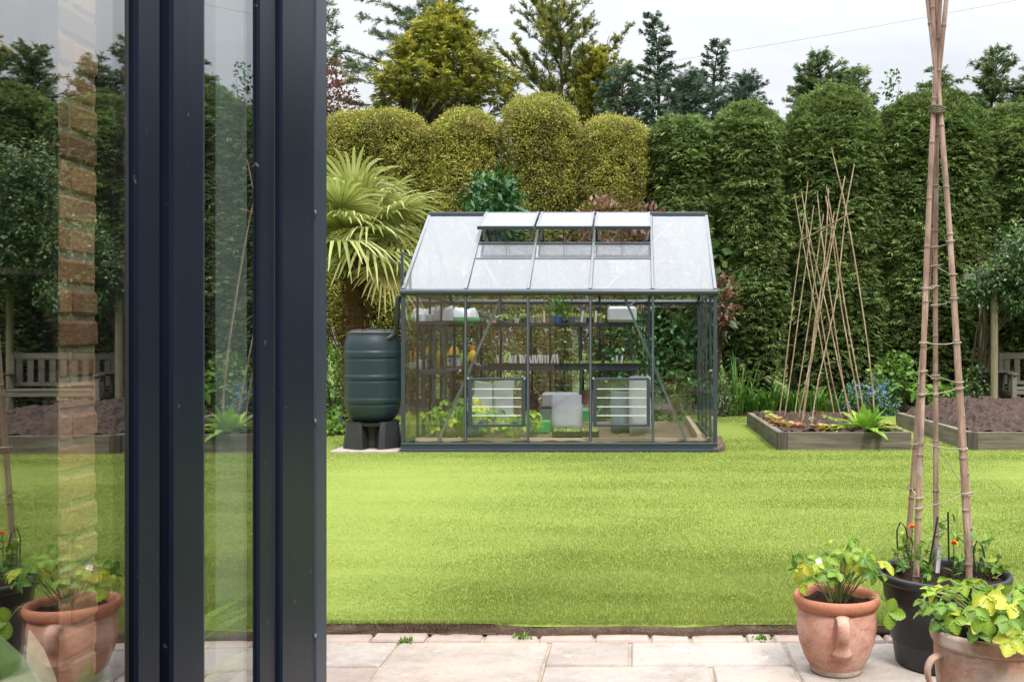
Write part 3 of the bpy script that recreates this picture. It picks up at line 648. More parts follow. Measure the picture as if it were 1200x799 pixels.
tray('seed_tray', 'seed tray of pale seedlings standing on the greenhouse floor', at(648, 0, 10.35)[0], at(702, 0, 10.35)[0], 10.35, .105, None, 110, .24, .05)
UZ = 1.32
for px, r, h, mk, lb in ((604, .03, .05, 'white', 'small white pot left of the middle on the upper shelf'), (622, .03, .05, 'offwhite', 'little pale pot beside the third greenhouse post'), (669, .05, .07, 'greyp', 'small grey pot of seedlings on the upper shelf'), (682, .05, .07, 'offwhite', 'pale pot of pale seedlings on the upper shelf right of the grey pot')):
    pot(sx(px), 11.9, UZ, r, h, mk, lb, None, plant=px > 640)
pot(sx(652), 11.9, UZ, .075, .085, 'bluep', 'blue grey planter with bright green seedlings on the upper shelf', None)
m = MB(); n = 160; P = np.array([sx(652), 11.9, UZ+.15])+rng.normal(0, 1, (n, 3))*np.array([.06, .04, .06]); m.leaves(P, unit(rng.normal(0, .5, (n, 3))+[0, 0, 1]), rng.normal(0, 1, (n, 3)), .09, .02, rnd=rng.random(n)*.6); tag(m.build('seedling_clump', M['weed']), 'tuft of bright green seedlings in the blue grey planter', 'seedlings')
for q, lb in ((637, 'white plant marker left of the blue grey planter'), (682, 'white plant marker beside the right pale pot of seedlings'), (698, 'white plant marker right of the fourth greenhouse post')):
    m = MB(); m.box((sx(q), 11.83, UZ+.075), (.025, .004, .14), ry=random.gauss(0, .12)); tag(m.build('plant_marker', M['white']), lb, 'plant marker')
o = thing('polystyrene_box', 'white box with rounded lower corners on the upper shelf', 'box', (sx(729), 11.85, UZ))
mb = MB(); mb.box((sx(729), 11.85, UZ+.1), (.35, .22, .19), bev=.03); mb.build('body', M['white'], o); mb = MB(); mb.bar((sx(737), 11.8, UZ+.21), (sx(748), 11.75, UZ+.27), .012); mb.build('handle', M['offwhite'], o)
def cloth(name, label, px0, px1, Y, z, h, mk):
    o = thing(name, label, 'cloth', ((px0+px1)/2/F*Y-745/F*Y, Y, z)); mb = MB(); a, b = sx(px0, Y), sx(px1, Y)
    gx, gy = np.meshgrid(np.linspace(a, b, 26), np.linspace(Y-.12, Y+.12, 14)); e = np.clip(np.minimum((gx-a), (b-gx))/.05, 0, 1)**.5*np.clip(np.minimum(gy-Y+.12, Y+.12-gy)/.04, 0, 1)**.5
    P = np.stack([gx, gy, z+.004+e*h*(.55+.7*vn(np.stack([gx.ravel()*16, gy.ravel()*10, gx.ravel()*0], -1), 5).reshape(gx.shape))], -1); mb.grid(P); mb.build('fold', M[mk], o, smooth=True)
cloth('white_fleece', 'crumpled white fleece on the upper shelf at left', 530, 560, 11.9, UZ+.06, .11, 'white')
mb = MB(); mb.box((sx(547), 11.9, UZ+.028), (.33, .26, .055), bev=.012); tag(mb.build('folded_tarpaulin', M['greenp']), 'dark green folded sheet under the white fleece', 'tarpaulin')
mb = MB(); mb.bar((sx(564), 11.78, UZ+.1), (sx(592), 11.78, UZ+.015), .09, .012); tag(mb.build('sloping_sheet', M['bluep']), 'thin blue green panel sloping down on the upper shelf', 'sheet')
cloth('white_netting', 'bunched white netting hanging at the left of the shelf', 519, 533, 11.85, UZ+.02, .2, 'offwhite')
for i, (px, z, h, mk, lb) in enumerate(((493, 1.31, .09, 'white', 'white carton on the high left shelf'), (502.5, 1.31, .08, 'offwhite', 'pale carton right of the white one on the high left shelf'), (494, .79, .1, 'white', 'white carton on the left plant rack'), (486, .79, .07, 'offwhite', 'flat pale carton on the left plant rack'))):
    mb = MB(); mb.box((at(px, 0, 10.7+.1*i)[0], 10.7+.1*i, z+h/2), (.1, .14, h), bev=.006); tag(mb.build('carton', M[mk]), lb, 'carton')
for px, r, h, mk, lb in ((578, .035, .06, 'terra', 'small terracotta pot beside the second greenhouse post on the upper shelf'), (590, .03, .05, 'black', 'tiny black pot on the upper shelf near the sloping sheet'), (613, .035, .06, 'black', 'black pot left of the pale pot on the upper shelf'), (631, .04, .06, 'terra', 'terracotta pot left of the blue grey planter'), (690, .04, .065, 'black', 'black pot right of the pale seedling pot'), (704, .04, .06, 'terra', 'terracotta pot left of the white box')):
    pot(sx(px, 12.0), 12.05, UZ, r, h, mk, lb, None)
for px, z, h, mk, lb in ((567, .1, .3, 'black', 'stack of black pots under the staging left'), (612, .1, .34, 'terra', 'stack of terracotta pots under the staging'), (622, .1, .26, 'black', 'short stack of black pots under the staging'), (690, .1, .3, 'terra', 'terracotta pot stack right of the pale box'), (704, .1, .36, 'black', 'tall black pot stack behind the right louvre')):
    o = thing('pot_stack', lb, 'pot stack', (sx(px, 11.9), 11.9, z)); q = z; j = 0
    while q < z+h:
        m = MB(); m.lathe([(.06, q), (.085, q+.1), (.092, q+.1), (.092, q+.125), (.08, q+.125)], (sx(px, 11.9)+random.gauss(0, .004), 11.9, 0), 16); m.build('pot', M[mk], o); q += .04; j += 1
o = thing('watering_can', 'dark green watering can under the staging beside the pale bag', 'watering can', (sx(682, 11.3), 11.3, .1)); m = MB(); cxw = sx(682, 11.3); m.lathe([(.001, .1), (.1, .1), (.1, .3), (.07, .33), (.06, .32)], (cxw, 11.3, 0), 20); m.build('body', M['greenp'], o)
m = MB(); m.tube([(cxw+.09, 11.3, .14), (cxw+.18, 11.3, .28), (cxw+.24, 11.3, .36)], [.02, .015, .013], 8); m.build('spout', M['greenp'], o); m = MB(); m.tube([(cxw-.09, 11.3, .16), (cxw-.17, 11.3, .24), (cxw-.13, 11.3, .36), (cxw, 11.3, .37), (cxw+.05, 11.3, .31)], .01, 8); m.build('handle', M['greenp'], o)
# floor sacks, crates; white sacks, pale box and bag added in place of reflections
def sack(name, label, c, w, d, h, mk, lean=0.):
    o = thing(name, label, 'sack', c); mb = MB(); n, m_ = 20, 14; G = np.zeros((m_, n, 3)); th = np.arange(n)*2*math.pi/n
    for j in range(m_):
        t = j/(m_-1); k = (math.sin(min(1, t*5)*1.57))*(1-.5*t**3); dd = d*k*(1-.75*t)
        G[j] = np.stack([c[0]+np.sign(np.cos(th))*np.abs(np.cos(th))**.6*w/2*(.9+.1*k), c[1]+lean*t*h+np.sin(th)*dd/2, np.full(n, c[2]+h*t)], -1)
    G += (vn(G.reshape(-1, 3)*9, 3).reshape(m_, n, 1)-.5)*.03
    mb.grid(G, closed=True); mb.add(np.array([G[-1].mean(0), *G[-1]]), [[0, 1+k, 1+(k+1) % n] for k in range(n)]); mb.build('bag', M[mk], o, smooth=True); return o
sack('reflection_sack', 'white sack shape standing in for a reflection in the left louvre window', (at(565, 0, 10.6)[0], 10.6, .1), .22, .16, .56, 'offwhite', .1)
sack('reflection_sack', 'second white sack shape standing in for a reflection in the left louvre', (at(589, 0, 10.6)[0], 10.65, .1), .23, .16, .57, 'offwhite', .1)
sack('reflection_sack', 'white sack shape standing in for a reflection in the right louvre window', (at(750, 0, 10.5)[0], 10.5, .1), .24, .18, .62, 'offwhite', .08)
sack('grey_sack', 'dark grey sack left of the white one behind the right louvre', (at(728, 0, 10.7)[0], 10.7, .1), .24, .2, .45, 'greyp')
o = thing('reflection_box', 'pale box standing in for a reflection, on the floor under the staging', 'crate', (at(652, 0, 11.2)[0], 11.35, .1))  # box added where a pale shape is mirrored in the front glass
mb = MB(); mb.box((at(657, 0, 11.35)[0], 11.35, .42), (.42, .3, .17), bev=.02); mb.build('body', M['offwhite'], o); mb = MB(); mb.box((at(657, 0, 11.35)[0], 11.35, .22), (.44, .3, .2), bev=.01); mb.build('stand', M['greyp'], o)
sack('reflection_bag', 'slumped pale bag shape standing in for a reflection before the pale box', (at(664, 0, 10.8)[0], 10.8, .1), .34, .22, .4, 'offwhite', .3)
o = thing('green_crate', 'low green crate on the soil beside the pale bag', 'crate', (at(634, 0, 10.7)[0], 10.7, .1)); mb = MB(); mb.box((at(634, 0, 10.7)[0], 10.7, .17), (.2, .2, .13), bev=.01); mb.build('body', M['greenp'], o)
sack('blue_bag', 'small blue bag among the plants at the greenhouse left', (at(556, 0, 10.3)[0], 10.3, .1), .2, .16, .2, 'bluep')

# ================================================================== WATER BUTT
BX, BY = at(437, 0, 10.0)[0], 10.0
mb = MB(); mb.box((BX+.0, BY-.02, .0), (.66, .66, .045), bev=.008); tag(mb.build('paving_slab', M['slab']), 'square paving slab under the water butt', 'slab')
o = thing('water_butt', 'dark green ribbed plastic water butt on a black stand', 'water butt', (BX, BY, .023))
pz = np.concatenate([[.27], np.linspace(.275, 1.165, 110)]); pr0 = np.interp(pz, [.27, .285, .31, .35, .4, .46, .55, .8, 1.0, 1.06, 1.11, 1.14, 1.165], [.15, .19, .218, .246, .264, .275, .281, .284, .284, .28, .27, .26, .25])
pr0 = np.convolve(np.pad(pr0, 4, mode='edge'), np.ones(9)/9, 'valid')
for zc_, wd_, am in ((.5, .022, .006), (.735, .02, .007), (.965, .03, .007)): pr0 = pr0+am/(1+np.exp(-(wd_-np.abs(pz-zc_))*450))
pr0 = pr0-.005*np.exp(-((pz-.70)/.008)**2)-.005*np.exp(-((pz-.46)/.008)**2)-.005*np.exp(-((pz-.92)/.008)**2)
pr_ = [(.001, .268)]+list(zip(pr0, pz))
mb = MB(); mb.lathe(pr_, (BX, BY, 0), 56); mb.build('barrel', M['butt'], o, smooth=True)
mb = MB(); mb.lathe([(.252, 1.15), (.256, 1.165), (.256, 1.185), (.24, 1.195), (.12, 1.215), (.001, 1.22)], (BX, BY, 0), 40)
for k in range(6):
    a = k*math.pi/3+.3; mb.box((BX+math.cos(a)*.17, BY+math.sin(a)*.17, 1.205), (.11, .03, .02), rz=a, ry=.12, bev=.004)
mb.lathe([(.06, 1.21), (.06, 1.235), (.001, 1.24)], (BX, BY, 0), 16); mb.build('lid', M['black'], o)
st = MB()
for k in range(4):
    a = R(45+90*k)+.18; ca, sa = math.cos(a), math.sin(a); G = []
    for z, r0, r1, w in ((.024, .13, .285, .3), (.18, .14, .275, .26), (.29, .16, .265, .22)):
        u = np.array([ca, sa, 0]); v = np.array([-sa, ca, 0]); c = np.array([BX, BY, z])
        G.append([c+u*r0-v*w*.3, c+u*r1*.9-v*w*.5, c+u*r1-v*w*.3, c+u*r1+v*w*.3, c+u*r1*.9+v*w*.5, c+u*r0+v*w*.3])
    st.grid(np.array(G), closed=True); st.add(np.array(G[-1]), [[0, 1, 2, 3, 4, 5]])
st.lathe([(.14, .03), (.15, .27), (.27, .285), (.255, .25), (.2, .24)], (BX, BY, 0), 24); st.build('stand', M['black'], o)
mb = MB(); mb.tube([(BX-.215, BY-.16, .33), (BX-.255, BY-.24, .33), (BX-.255, BY-.25, .28)], .016, 8); mb.box((BX-.25, BY-.235, .35), (.05, .015, .02), bev=.004); mb.build('tap', M['black'], o)
mb = MB(); mb.lathe([(.03, 0), (.034, .012), (.026, .02)], (0, 0, 0), 12); V = mb.v[0]; pj = at(449, 400, 9.86); mb.v[0] = np.stack([V[:, 0], -V[:, 2], V[:, 1]], -1)+pj+np.array([0, .01, 0]); mb.build('inlet_collar', M['black'], o)

# ================================================================== PLANT BUILDERS
def ribbon(mb, P, W, N=None, rnd=.5, fold=0, mi=0):
    P = np.asarray(P, float); T = unit(np.gradient(P, axis=0)); N = np.array([0, 0, 1.0]) if N is None else N
    S = unit(np.cross(T, N)+1e-6); W = np.asarray(W, float)[:, None]/2
    if fold: U = np.cross(S, T); mb.grid(np.stack([P-S*W+U*W*fold, P, P+S*W+U*W*fold], 1), rnd, mi)
    else: mb.grid(np.stack([P-S*W, P+S*W], 1), rnd, mi)
def strap_clump(name, label, cat, c, n, L, W, mk, spread=.1, droop=.5, group=None, upr=1.6, seed=1):
    r_ = np.random.default_rng(seed); o = thing(name, label, cat, tuple(c), group); mb = MB()
    for k in range(n):
        a = r_.random()*6.283; d = np.array([math.cos(a), math.sin(a), 0]); l = L*(.55+.5*r_.random()); b = np.array(c)+d*spread*r_.random()+np.array([0, 0, -.01])
        h = unit(d*r_.uniform(.1, .9)+np.array([0, 0, upr])); t = np.linspace(0, 1, 7)[:, None]
        P = b+h*l*t+d*l*droop*r_.uniform(.2, 1)*t**2.4*.6-np.array([0, 0, 1])*l*droop*r_.uniform(.3, 1)*t**3*.7
        w = W*np.array([.55, .9, 1, .95, .8, .5, .05]); ribbon(mb, P, w, np.cross(d, [0, 0, 1.0])*.01+d*-.5+np.array([0, 0, .8]), r_.random(), .35)
    mb.build('foliage', M[mk], o); return o
def leaflet(mb, b, ax, nm, L, W, cup=.25, n=8, rnd=.5, teeth=.12, droop=.2, mi=0, rnd_p=1.12):
    ax = unit(ax); s = unit(np.cross(ax, nm)); u = np.cross(s, ax); t = np.linspace(0, 1, n+1)
    w = W/2*np.sin(math.pi*np.clip(t, 0.02, .975)**rnd_p)**.62; w = w*(1+teeth*np.where(np.arange(n+1) % 2, 1, -1)); w[0] = W*.04; w[-1] = W*.05
    mid = b+ax*L*t[:, None]-u*(droop*L*t[:, None]**2); e = u*(cup*w[:, None])
    mb.grid(np.stack([mid-s*w[:, None]+e, mid-s*w[:, None]*.5+e*.35, mid, mid+s*w[:, None]*.5+e*.35, mid+s*w[:, None]+e], 1), np.clip(rnd+np.tile([-.05, .07, .07, -.05], n)+np.repeat(np.where(np.arange(n) % 2, .05, -.05), 4), 0, 1), mi)
def strawberry(name, label, c, rad, n, hgt, L, seed, group=None, spread=1.0, flowers=2):
    r_ = np.random.default_rng(seed); o = thing(name, label, 'plant', tuple(c), group); lf = MB(); stm = MB()
    c = np.array(c)
    for k in range(n):
        a = r_.random()*6.283; d = np.array([math.cos(a), math.sin(a), 0]); out = rad*spread*math.sqrt(r_.random()); h = hgt*(.35+.65*r_.random())*(1-.3*(out/(rad*spread))**2)
        tip = c+d*out+np.array([0, 0, h]); b = c+d*out*.3*r_.random()
        t = np.linspace(0, 1, 6)[:, None]; P = b+(tip-b)*t+np.array([0, 0, 1])*h*.25*np.sin(t*math.pi); stm.tube(P, .0018, 5, False, r_.random())
        nm = unit(d*.5+np.array([0, -.25, 1])+r_.normal(0, .38, 3)); ax = unit(d*.9+r_.normal(0, .35, 3)*np.array([1, 1, .3])); ax = unit(ax-nm*(ax@nm)); l = L*r_.uniform(.65, 1.15); rr = np.clip(r_.normal(.5, .3)+.2*(h/hgt-.6), 0, 1)
        s = np.cross(ax, nm)
        for an, q in ((-1.25, .92), (0, 1.05), (1.25, .92)):
            v = ax*math.cos(an)+s*math.sin(an); leaflet(lf, P[-1], v, nm, l*q, l*q*.86, .3+.2*r_.random(), 10, np.clip(rr+r_.normal(0, .05), 0, 1), .13, .25+.2*r_.random())
    lf.build('leaves', M['straw'], o, smooth=True); stm.build('stems', M['stem'], o)
    for k in range(flowers):
        a = r_.random()*6.283; p = c+np.array([math.cos(a)*rad*.5, -abs(math.sin(a))*rad*.5, hgt*.62]); m = MB()
        for q in range(5):
            v = np.array([math.cos(q*1.257), -.35, math.sin(q*1.257)]); leaflet(m, p, v, np.array([0, -1, .3]), .013, .013, .1, 4, .5, 0)
        m.build('flower', M['petal'], o)
    return o
def diamonds_fan(mb, P, A, N, L, W, k, ang, rnd, droop=.1):
    A = unit(A); S = unit(np.cross(A, N))
    for j in range(k):
        th = (j/(k-1)-.5)*2*ang if k > 1 else 0
        th = th+rng.normal(0, .12, len(P))
        D = A*np.cos(th)[:, None]+S*np.sin(th)[:, None]
        mb.leaves(P, D, N+rng.normal(0, .25, (len(P), 3)), L*(1-.25*np.abs(th)), W, .5, droop, rnd)
# ------------------------------------------------------------------ hedge columns
def column(label, x0, x1, yc, dep, h, kind, seed, dome, flat=2.2, dens=1.0):
    r_ = np.random.default_rng(seed); a = (x1-x0)/2*(1.05 if kind == 'golden' else 1.06); cx = (x0+x1)/2
    o = thing('clipped_conifer' if kind != 'golden' else 'clipped_golden_bush', label, 'hedge tree', (cx, yc, 0), 'clipped columns of the hedge behind the lawn')
    zd = h-dome
    def surf(n):
        nd = int(n*(dome+.5*a)/(zd+dome+.5*a)); nb = n-nd
        th = r_.random(n)*6.283; back = (np.sin(th) > .35) & (r_.random(n) > .3); th[back] = -th[back]
        z = np.concatenate([r_.random(nb)*zd, np.zeros(nd)]); rr = np.ones(n); ph = r_.random(nd*4)*1.5708; ph = ph[r_.random(nd*4) < np.cos(ph)**(2/flat)+.06][:nd]; nd2 = len(ph); q = np.ones(nd); hz_ = np.zeros(nd); q[:nd2] = np.cos(ph)**(2/flat); hz_[:nd2] = np.sin(ph)**(2/flat); rr[nb:] = q; z[nb:] = zd+dome*hz_
        return th, z, rr
    def shape(th, z, rr):
        c, s = np.cos(th), np.sin(th); e = .94 if kind == 'golden' else .93
        k = rr*(1-.5*(1-np.clip(z/2.0, 0, 1))**1.3)*(1-.05*np.clip((z-1.5)/(h-1.5), 0, 1))
        P = np.stack([cx+a*np.sign(c)*np.abs(c)**e*(.35*rr+.65*k), yc+dep*np.sign(s)*np.abs(s)**e*k, z], -1)
        dz = np.clip((z-zd)/dome, 0, 1)**1.3
        N = unit(np.stack([c/a*(1-dz), s/dep*(1-dz), .15+dz*1.6*(z > zd)], -1)); 
        return P, N
    def lump(P):
        q = P if kind == 'golden' else P*np.array([1, 1, 1.7])
        return (vn(q*1.5, seed)-.5)*.15+(vn(q*4.2, seed+3)-.5)*.11+(vn(q*10, seed+5)-.5)*.06
    n = int((14500 if kind == 'golden' else 17500)*dens*(a*h)/(.65*4.9))
    th, z, rr = surf(n); P, N = shape(th, z, rr); 
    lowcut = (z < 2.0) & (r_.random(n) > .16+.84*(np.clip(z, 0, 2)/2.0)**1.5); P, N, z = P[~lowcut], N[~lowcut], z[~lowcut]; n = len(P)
    P = P+N*(lump(P)-.1*np.clip(vn(P*np.array([1.3, 1.3, .9]), seed+30)-.62, 0, 1)*4-np.abs(r_.normal(0, .055, n))+.02)[:, None]
    mb = MB(); mk = 'golden' if kind == 'golden' else 'cypress'
    if kind == 'golden':
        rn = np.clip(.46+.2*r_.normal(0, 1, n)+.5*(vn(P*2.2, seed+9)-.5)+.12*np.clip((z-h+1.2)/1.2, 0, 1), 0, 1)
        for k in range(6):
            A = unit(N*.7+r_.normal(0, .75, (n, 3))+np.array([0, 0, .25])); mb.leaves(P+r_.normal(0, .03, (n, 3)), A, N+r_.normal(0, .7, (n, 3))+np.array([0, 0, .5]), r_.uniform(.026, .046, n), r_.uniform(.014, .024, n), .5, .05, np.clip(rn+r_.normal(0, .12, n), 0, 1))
    else:
        A = unit(N*.85+r_.normal(0, .4, (n, 3))+np.array([0, 0, -.15])); Nn = unit(np.array([0, 0, 1.0])+N*.45+r_.normal(0, .35, (n, 3)))
        rn = np.clip(.42+.2*r_.normal(0, 1, n)+.6*(vn(P*np.array([2, 2, 3.2]), seed+9)-.5), 0, 1)
        diamonds_fan(mb, P-A*.03, A, Nn, r_.uniform(.06, .115, n), r_.uniform(.013, .022, n), 5, .95, rn, .2)
        # a few longer whiskers that escaped the shears
        m_ = n//30; i = r_.integers(0, n, m_); B = unit(N[i]+r_.normal(0, .35, (m_, 3))); diamonds_fan(mb, P[i], B, np.array([0, 0, 1.0])+r_.normal(0, .4, (m_, 3)), r_.uniform(.11, .19, m_), .018, 4, .5, np.clip(rn[i]+.2, 0, 1), .3)
    mb.build('foliage', M[mk], o)
    # twiggy inside and trunk
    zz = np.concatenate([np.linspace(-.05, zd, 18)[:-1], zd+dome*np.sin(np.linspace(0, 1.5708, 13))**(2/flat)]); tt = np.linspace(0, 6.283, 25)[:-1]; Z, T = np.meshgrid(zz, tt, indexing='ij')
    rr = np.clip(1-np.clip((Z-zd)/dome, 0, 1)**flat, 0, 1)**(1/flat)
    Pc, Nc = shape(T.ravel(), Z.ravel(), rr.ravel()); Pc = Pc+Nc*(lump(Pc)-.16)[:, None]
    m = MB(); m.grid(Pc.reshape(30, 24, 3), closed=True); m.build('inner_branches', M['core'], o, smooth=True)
    m = MB()
    for k in range(3):
        p = np.array([cx+r_.uniform(-.5, .5)*a, yc+r_.uniform(-.5, .1)*dep, -.1]); m.tube([p, p+[r_.normal(0, .05), 0, .5], p+[r_.normal(0, .1), .05, 1.4]], [.1, .08, .07], 8)
    m.build('trunk', M['trunk'], o); return o
cols = [('golden', -10.2, -8.3, 4.8, .6, 'golden hedge bush at the outermost left end of the hedge'), ('golden', -8.4, -6.6, 4.65, .5, 'golden hedge bush second from the outer left end'),
        ('golden', -6.7, -5.0, 4.7, .5, 'golden hedge bush behind the dark door frames'),
        ('golden', -5.0, -3.24, 4.72, .5, 'wide flat topped golden bush behind the palm'),
        ('golden', -3.3, -2.1, 4.75, .5, 'narrow golden bush between the palm and the greenhouse ridge'),
        ('golden', -2.13, -.88, 4.98, .6, 'tallest round topped golden bush behind the greenhouse'),
        ('golden', -.92, .25, 4.72, .5, 'golden bush beside the dark green hedge'),
        ('green', .18, 1.3, 4.68, .5, 'low dark green column next to the last golden bush'),
        ('green', 1.16, 2.52, 4.98, .9, 'dark green hedge column left of the bean canes'),
        ('green', 2.36, 4.1, 5.2, 1.5, 'broad green hedge column rising behind the bean canes'),
        ('green', 3.78, 5.78, 5.12, 1.1, 'broad green hedge column behind the tall bamboo wigwam'),
        ('green', 5.45, 7.0, 4.95, .7, 'green hedge column right of the bamboo wigwam'),
        ('green', 6.85, 8.4, 5.0, .75, 'green hedge column beyond the bench end'),
        ('green', 8.2, 9.9, 4.85, .7, 'green hedge column farthest right')]
for i, (kd, a, b, h, dm, lb) in enumerate(cols): column(lb, a, b, 15.95+(.12 if i in (7, 11) else 0), .98 if kd == 'green' else .95, h, kd, 18+i, dm, 2.6 if i in (3,) else 2.1)

# ------------------------------------------------------------------ trees beyond the hedge
def conifer(label, x, y, ztop, zc, rmax, nb, mk, up=.35, pw=.8, dens=26, L=.2, W=.035, seed=1, lean=0., tipdroop=.1, bush=False, group='conifers beyond the hedge', name='conifer', sidey=.75, hook=0, topr=.12):
    r_ = np.random.default_rng(seed); o = thing(name, label, 'tree', (x, y, -.1), group); tr = MB(); lf = MB()
    t = np.linspace(0, 1, 12); zt = -.1+t*(ztop+.1); TX = x+lean*t**2+hook*np.clip(t-.88, 0, 1)**1.5*20; P = np.stack([TX, y+.05*np.sin(t*5), zt], -1)
    tr.tube(P, np.interp(t, [0, .5, .8, 1], [.16, .07, .03, .008]), 8)
    PP = []; AA = []; NN = []; LL = []
    for k in range(nb):
        f = (k+r_.random())/nb; z = zc+(ztop-zc)*f*.985; r = (topr+(rmax-topr)*(1-f)**pw)*r_.uniform(.55, 1.15); az = k*2.4+r_.normal(0, .4)
        b = np.array([np.interp(z, zt, TX), y, z]); d = np.array([math.cos(az), math.sin(az), 0]); s = np.linspace(0, 1, 7)[:, None]
        B = b+d*r*s+np.array([0, 0, 1])*r*(up*s+.25*up*s**2*(1 if not bush else -.5))-np.array([0, 0, 1])*tipdroop*r*s**3+np.cumsum(r_.normal(0, .02*r, (7, 3)), 0)
        tr.tube(B, np.linspace(.015, .003, 7)*(.6+.4*r/rmax), 4, False)
        m = max(5, int(r*dens*1.25)); u = r_.random(m)*.94+.06; i = np.clip((u*6).astype(int), 0, 5); w = (u*6-i)[:, None]
        Q = B[i]*(1-w)+B[i+1]*w; D = unit(B[i+1]-B[i]); sd = np.cross(D, [0, 0, 1.0]); sg = r_.choice([-1, 1], m)[:, None]
        PP.append(Q); AA.append(D*.75+sd*sg*sidey*r_.uniform(.3, 1, (m, 1))+np.array([0, 0, .25*up])+r_.normal(0, .22, (m, 3))); NN.append(np.array([0, 0, 1.0])+r_.normal(0, .45, (m, 3))); LL.append(L*(1.15-.45*u)*r_.uniform(.7, 1.25, m))
    PP, AA, NN, LL = map(np.concatenate, (PP, AA, NN, LL)); n = len(PP); rn = np.clip(.45+.2*r_.normal(0, 1, n)+.5*(vn(PP*1.7, seed)-.5), 0, 1)
    LL = LL*.8; W = W*.55; diamonds_fan(lf, PP, AA, NN, LL, W, 5, .55, rn, tipdroop*.6)
    # side sprays leaving each spray, for a feathery outline
    i = r_.integers(0, n, n*2); A1 = unit(AA[i]); diamonds_fan(lf, PP[i]+A1*(LL[i]*.6)[:, None], A1+r_.normal(0, .5, (2*n, 3)), NN[i], LL[i]*.75, W*.75, 5, .6, np.clip(rn[i]+.12, 0, 1), tipdroop*.6)
    tr.build('trunk', M['trunk'], o); lf.build('crown', M[mk], o); return o
def tx(px, Y): return (px-745)/F*Y
def tz(py, Y): return 1.1+(400-py)/F*Y
conifer('tall airy blue green conifer with spreading branches at the left', tx(497, 21), 21, 9.4, 5.2, 2.3, 70, 'bluegreen', .3, .55, 26, .26, .035, 3, tipdroop=.12)
conifer('airy grey green conifer half hidden by the door frame', tx(372, 21), 21, 8.6, 4.8, 1.2, 32, 'bluegreen', .3, .6, 24, .25, .035, 4)
conifer('olive conifer with upswept feathery branches behind the greenhouse', tx(662, 20), 20, tz(6, 20), 5.0, 1.95, 60, 'olive', .62, .6, 26, .24, .034, 5, lean=-.1, tipdroop=.05)
conifer('small golden conifer in front of the olive feathery tree', tx(700, 19), 19, tz(62, 19), 5.0, .85, 60, 'goldconifer', .6, .6, 36, .2, .04, 6)
conifer('slim dark spruce with a bent tip', tx(772, 20), 20, tz(16, 20), 5.0, .95, 62, 'spruce', .35, .9, 34, .19, .04, 7, hook=-.2)
conifer('shorter slim dark spruce right of the bent one', tx(836, 20), 20, tz(47, 20), 5.0, .75, 52, 'spruce', .35, .9, 34, .19, .04, 8, hook=.15)
for i, (px, py, rm, lb, ln) in enumerate(((722, 84, .8, 'leafy conifer top left of the bent spruce', .1), (800, 88, .9, 'bushy green conifer top between the two spruces', .1), (858, 92, .7, 'low green conifer top right of the short spruce', .2), (932, 88, .6, 'low conifer tip above the second green hedge column', .25), (988, 64, .85, 'conifer tip leaning right above the hedge peak', -.35), (1018, 84, .7, 'small conifer tip right of the leaning one', -.2), (1082, 86, .6, 'conifer tip just left of the wigwam top', .2), (1142, 62, .8, 'conifer tip with nodding sprays right of the wigwam top', .3), (1192, 86, .7, 'conifer tip at the right edge above the hedge', .2), (1262, 70, .8, 'conifer tip beyond the right picture edge', .2))):
    conifer(lb, tx(px, 18.2), 18.2, tz(py, 18.2), 3.9, rm*1.1, 74, 'leyland' if px > 900 else 'spruce', .7, .6, 34, .22, .03, 40+i, lean=ln*1.4, tipdroop=.3, sidey=.95)
conifer('golden green conifer beyond the hedge at far right', tx(1330, 18.5), 18.5, 6.6, 4.0, 1.1, 50, 'goldconifer', .5, .6, 34, .22, .045, 61)
# rounded golden cypress
def goldball():
    r_ = np.random.default_rng(77); x, y = tx(520, 17.8), 17.8; o = thing('golden_cypress', 'rounded golden cypress rising above the left hedge', 'tree', (x, y, -.1)); tr = MB(); lf = MB()
    for k in range(9):
        a = k*.7; tr.tube([(x-.3, y, -.1), (x-.3+.06*math.cos(a), y+.06*math.sin(a), 3.6), (x-.4+.35*math.cos(a), y+.35*math.sin(a), 5.2), (x+.8*math.cos(a), y+.8*math.sin(a), 6.1)], [.1, .08, .06, .02], 6)
    zt, zb, rm = tz(20, 17.8), tz(128, 17.8), 1.0
    n = 900; f = r_.random(n)**.85; th = r_.random(n)*6.283; prof = np.interp(f, [0, .08, .22, .45, .7, .88, 1], [.7, 1.0, 1.02, .84, .52, .26, .05])*(1+.16*np.sin(f*24+th*2))
    lum = 1+.55*(vn(np.stack([np.cos(th)*2.2, np.sin(th)*2.2, f*7], -1), 4)-.5)
    rad = rm*prof*lum*np.where(r_.random(n) < .75, 1, r_.random(n)**.5); P = np.stack([x+rad*np.cos(th), y+rad*np.sin(th), zb+(zt-zb)*f], -1)
    A = unit(np.stack([np.cos(th), np.sin(th), .5+.9*f], -1)+r_.normal(0, .25, (n, 3))); N = unit(np.array([0, 0, 1.0])+r_.normal(0, .35, (n, 3)))
    rn = np.clip(.4+.22*r_.normal(0, 1, n), 0, 1)
    for q in range(9):
        B = unit(A+r_.normal(0, .55, (n, 3))); s = r_.uniform(-.12, .14, (n, 1)); diamonds_fan(lf, P+A*s+r_.normal(0, .05, (n, 3)), B, N, r_.uniform(.1, .19, n), .022, 5, .6, np.clip(rn+s[:, 0]*1.6+.08, 0, 1), .3)
    tr.build('trunk', M['trunk'], o); lf.build('crown', M['goldconifer'], o)
goldball()
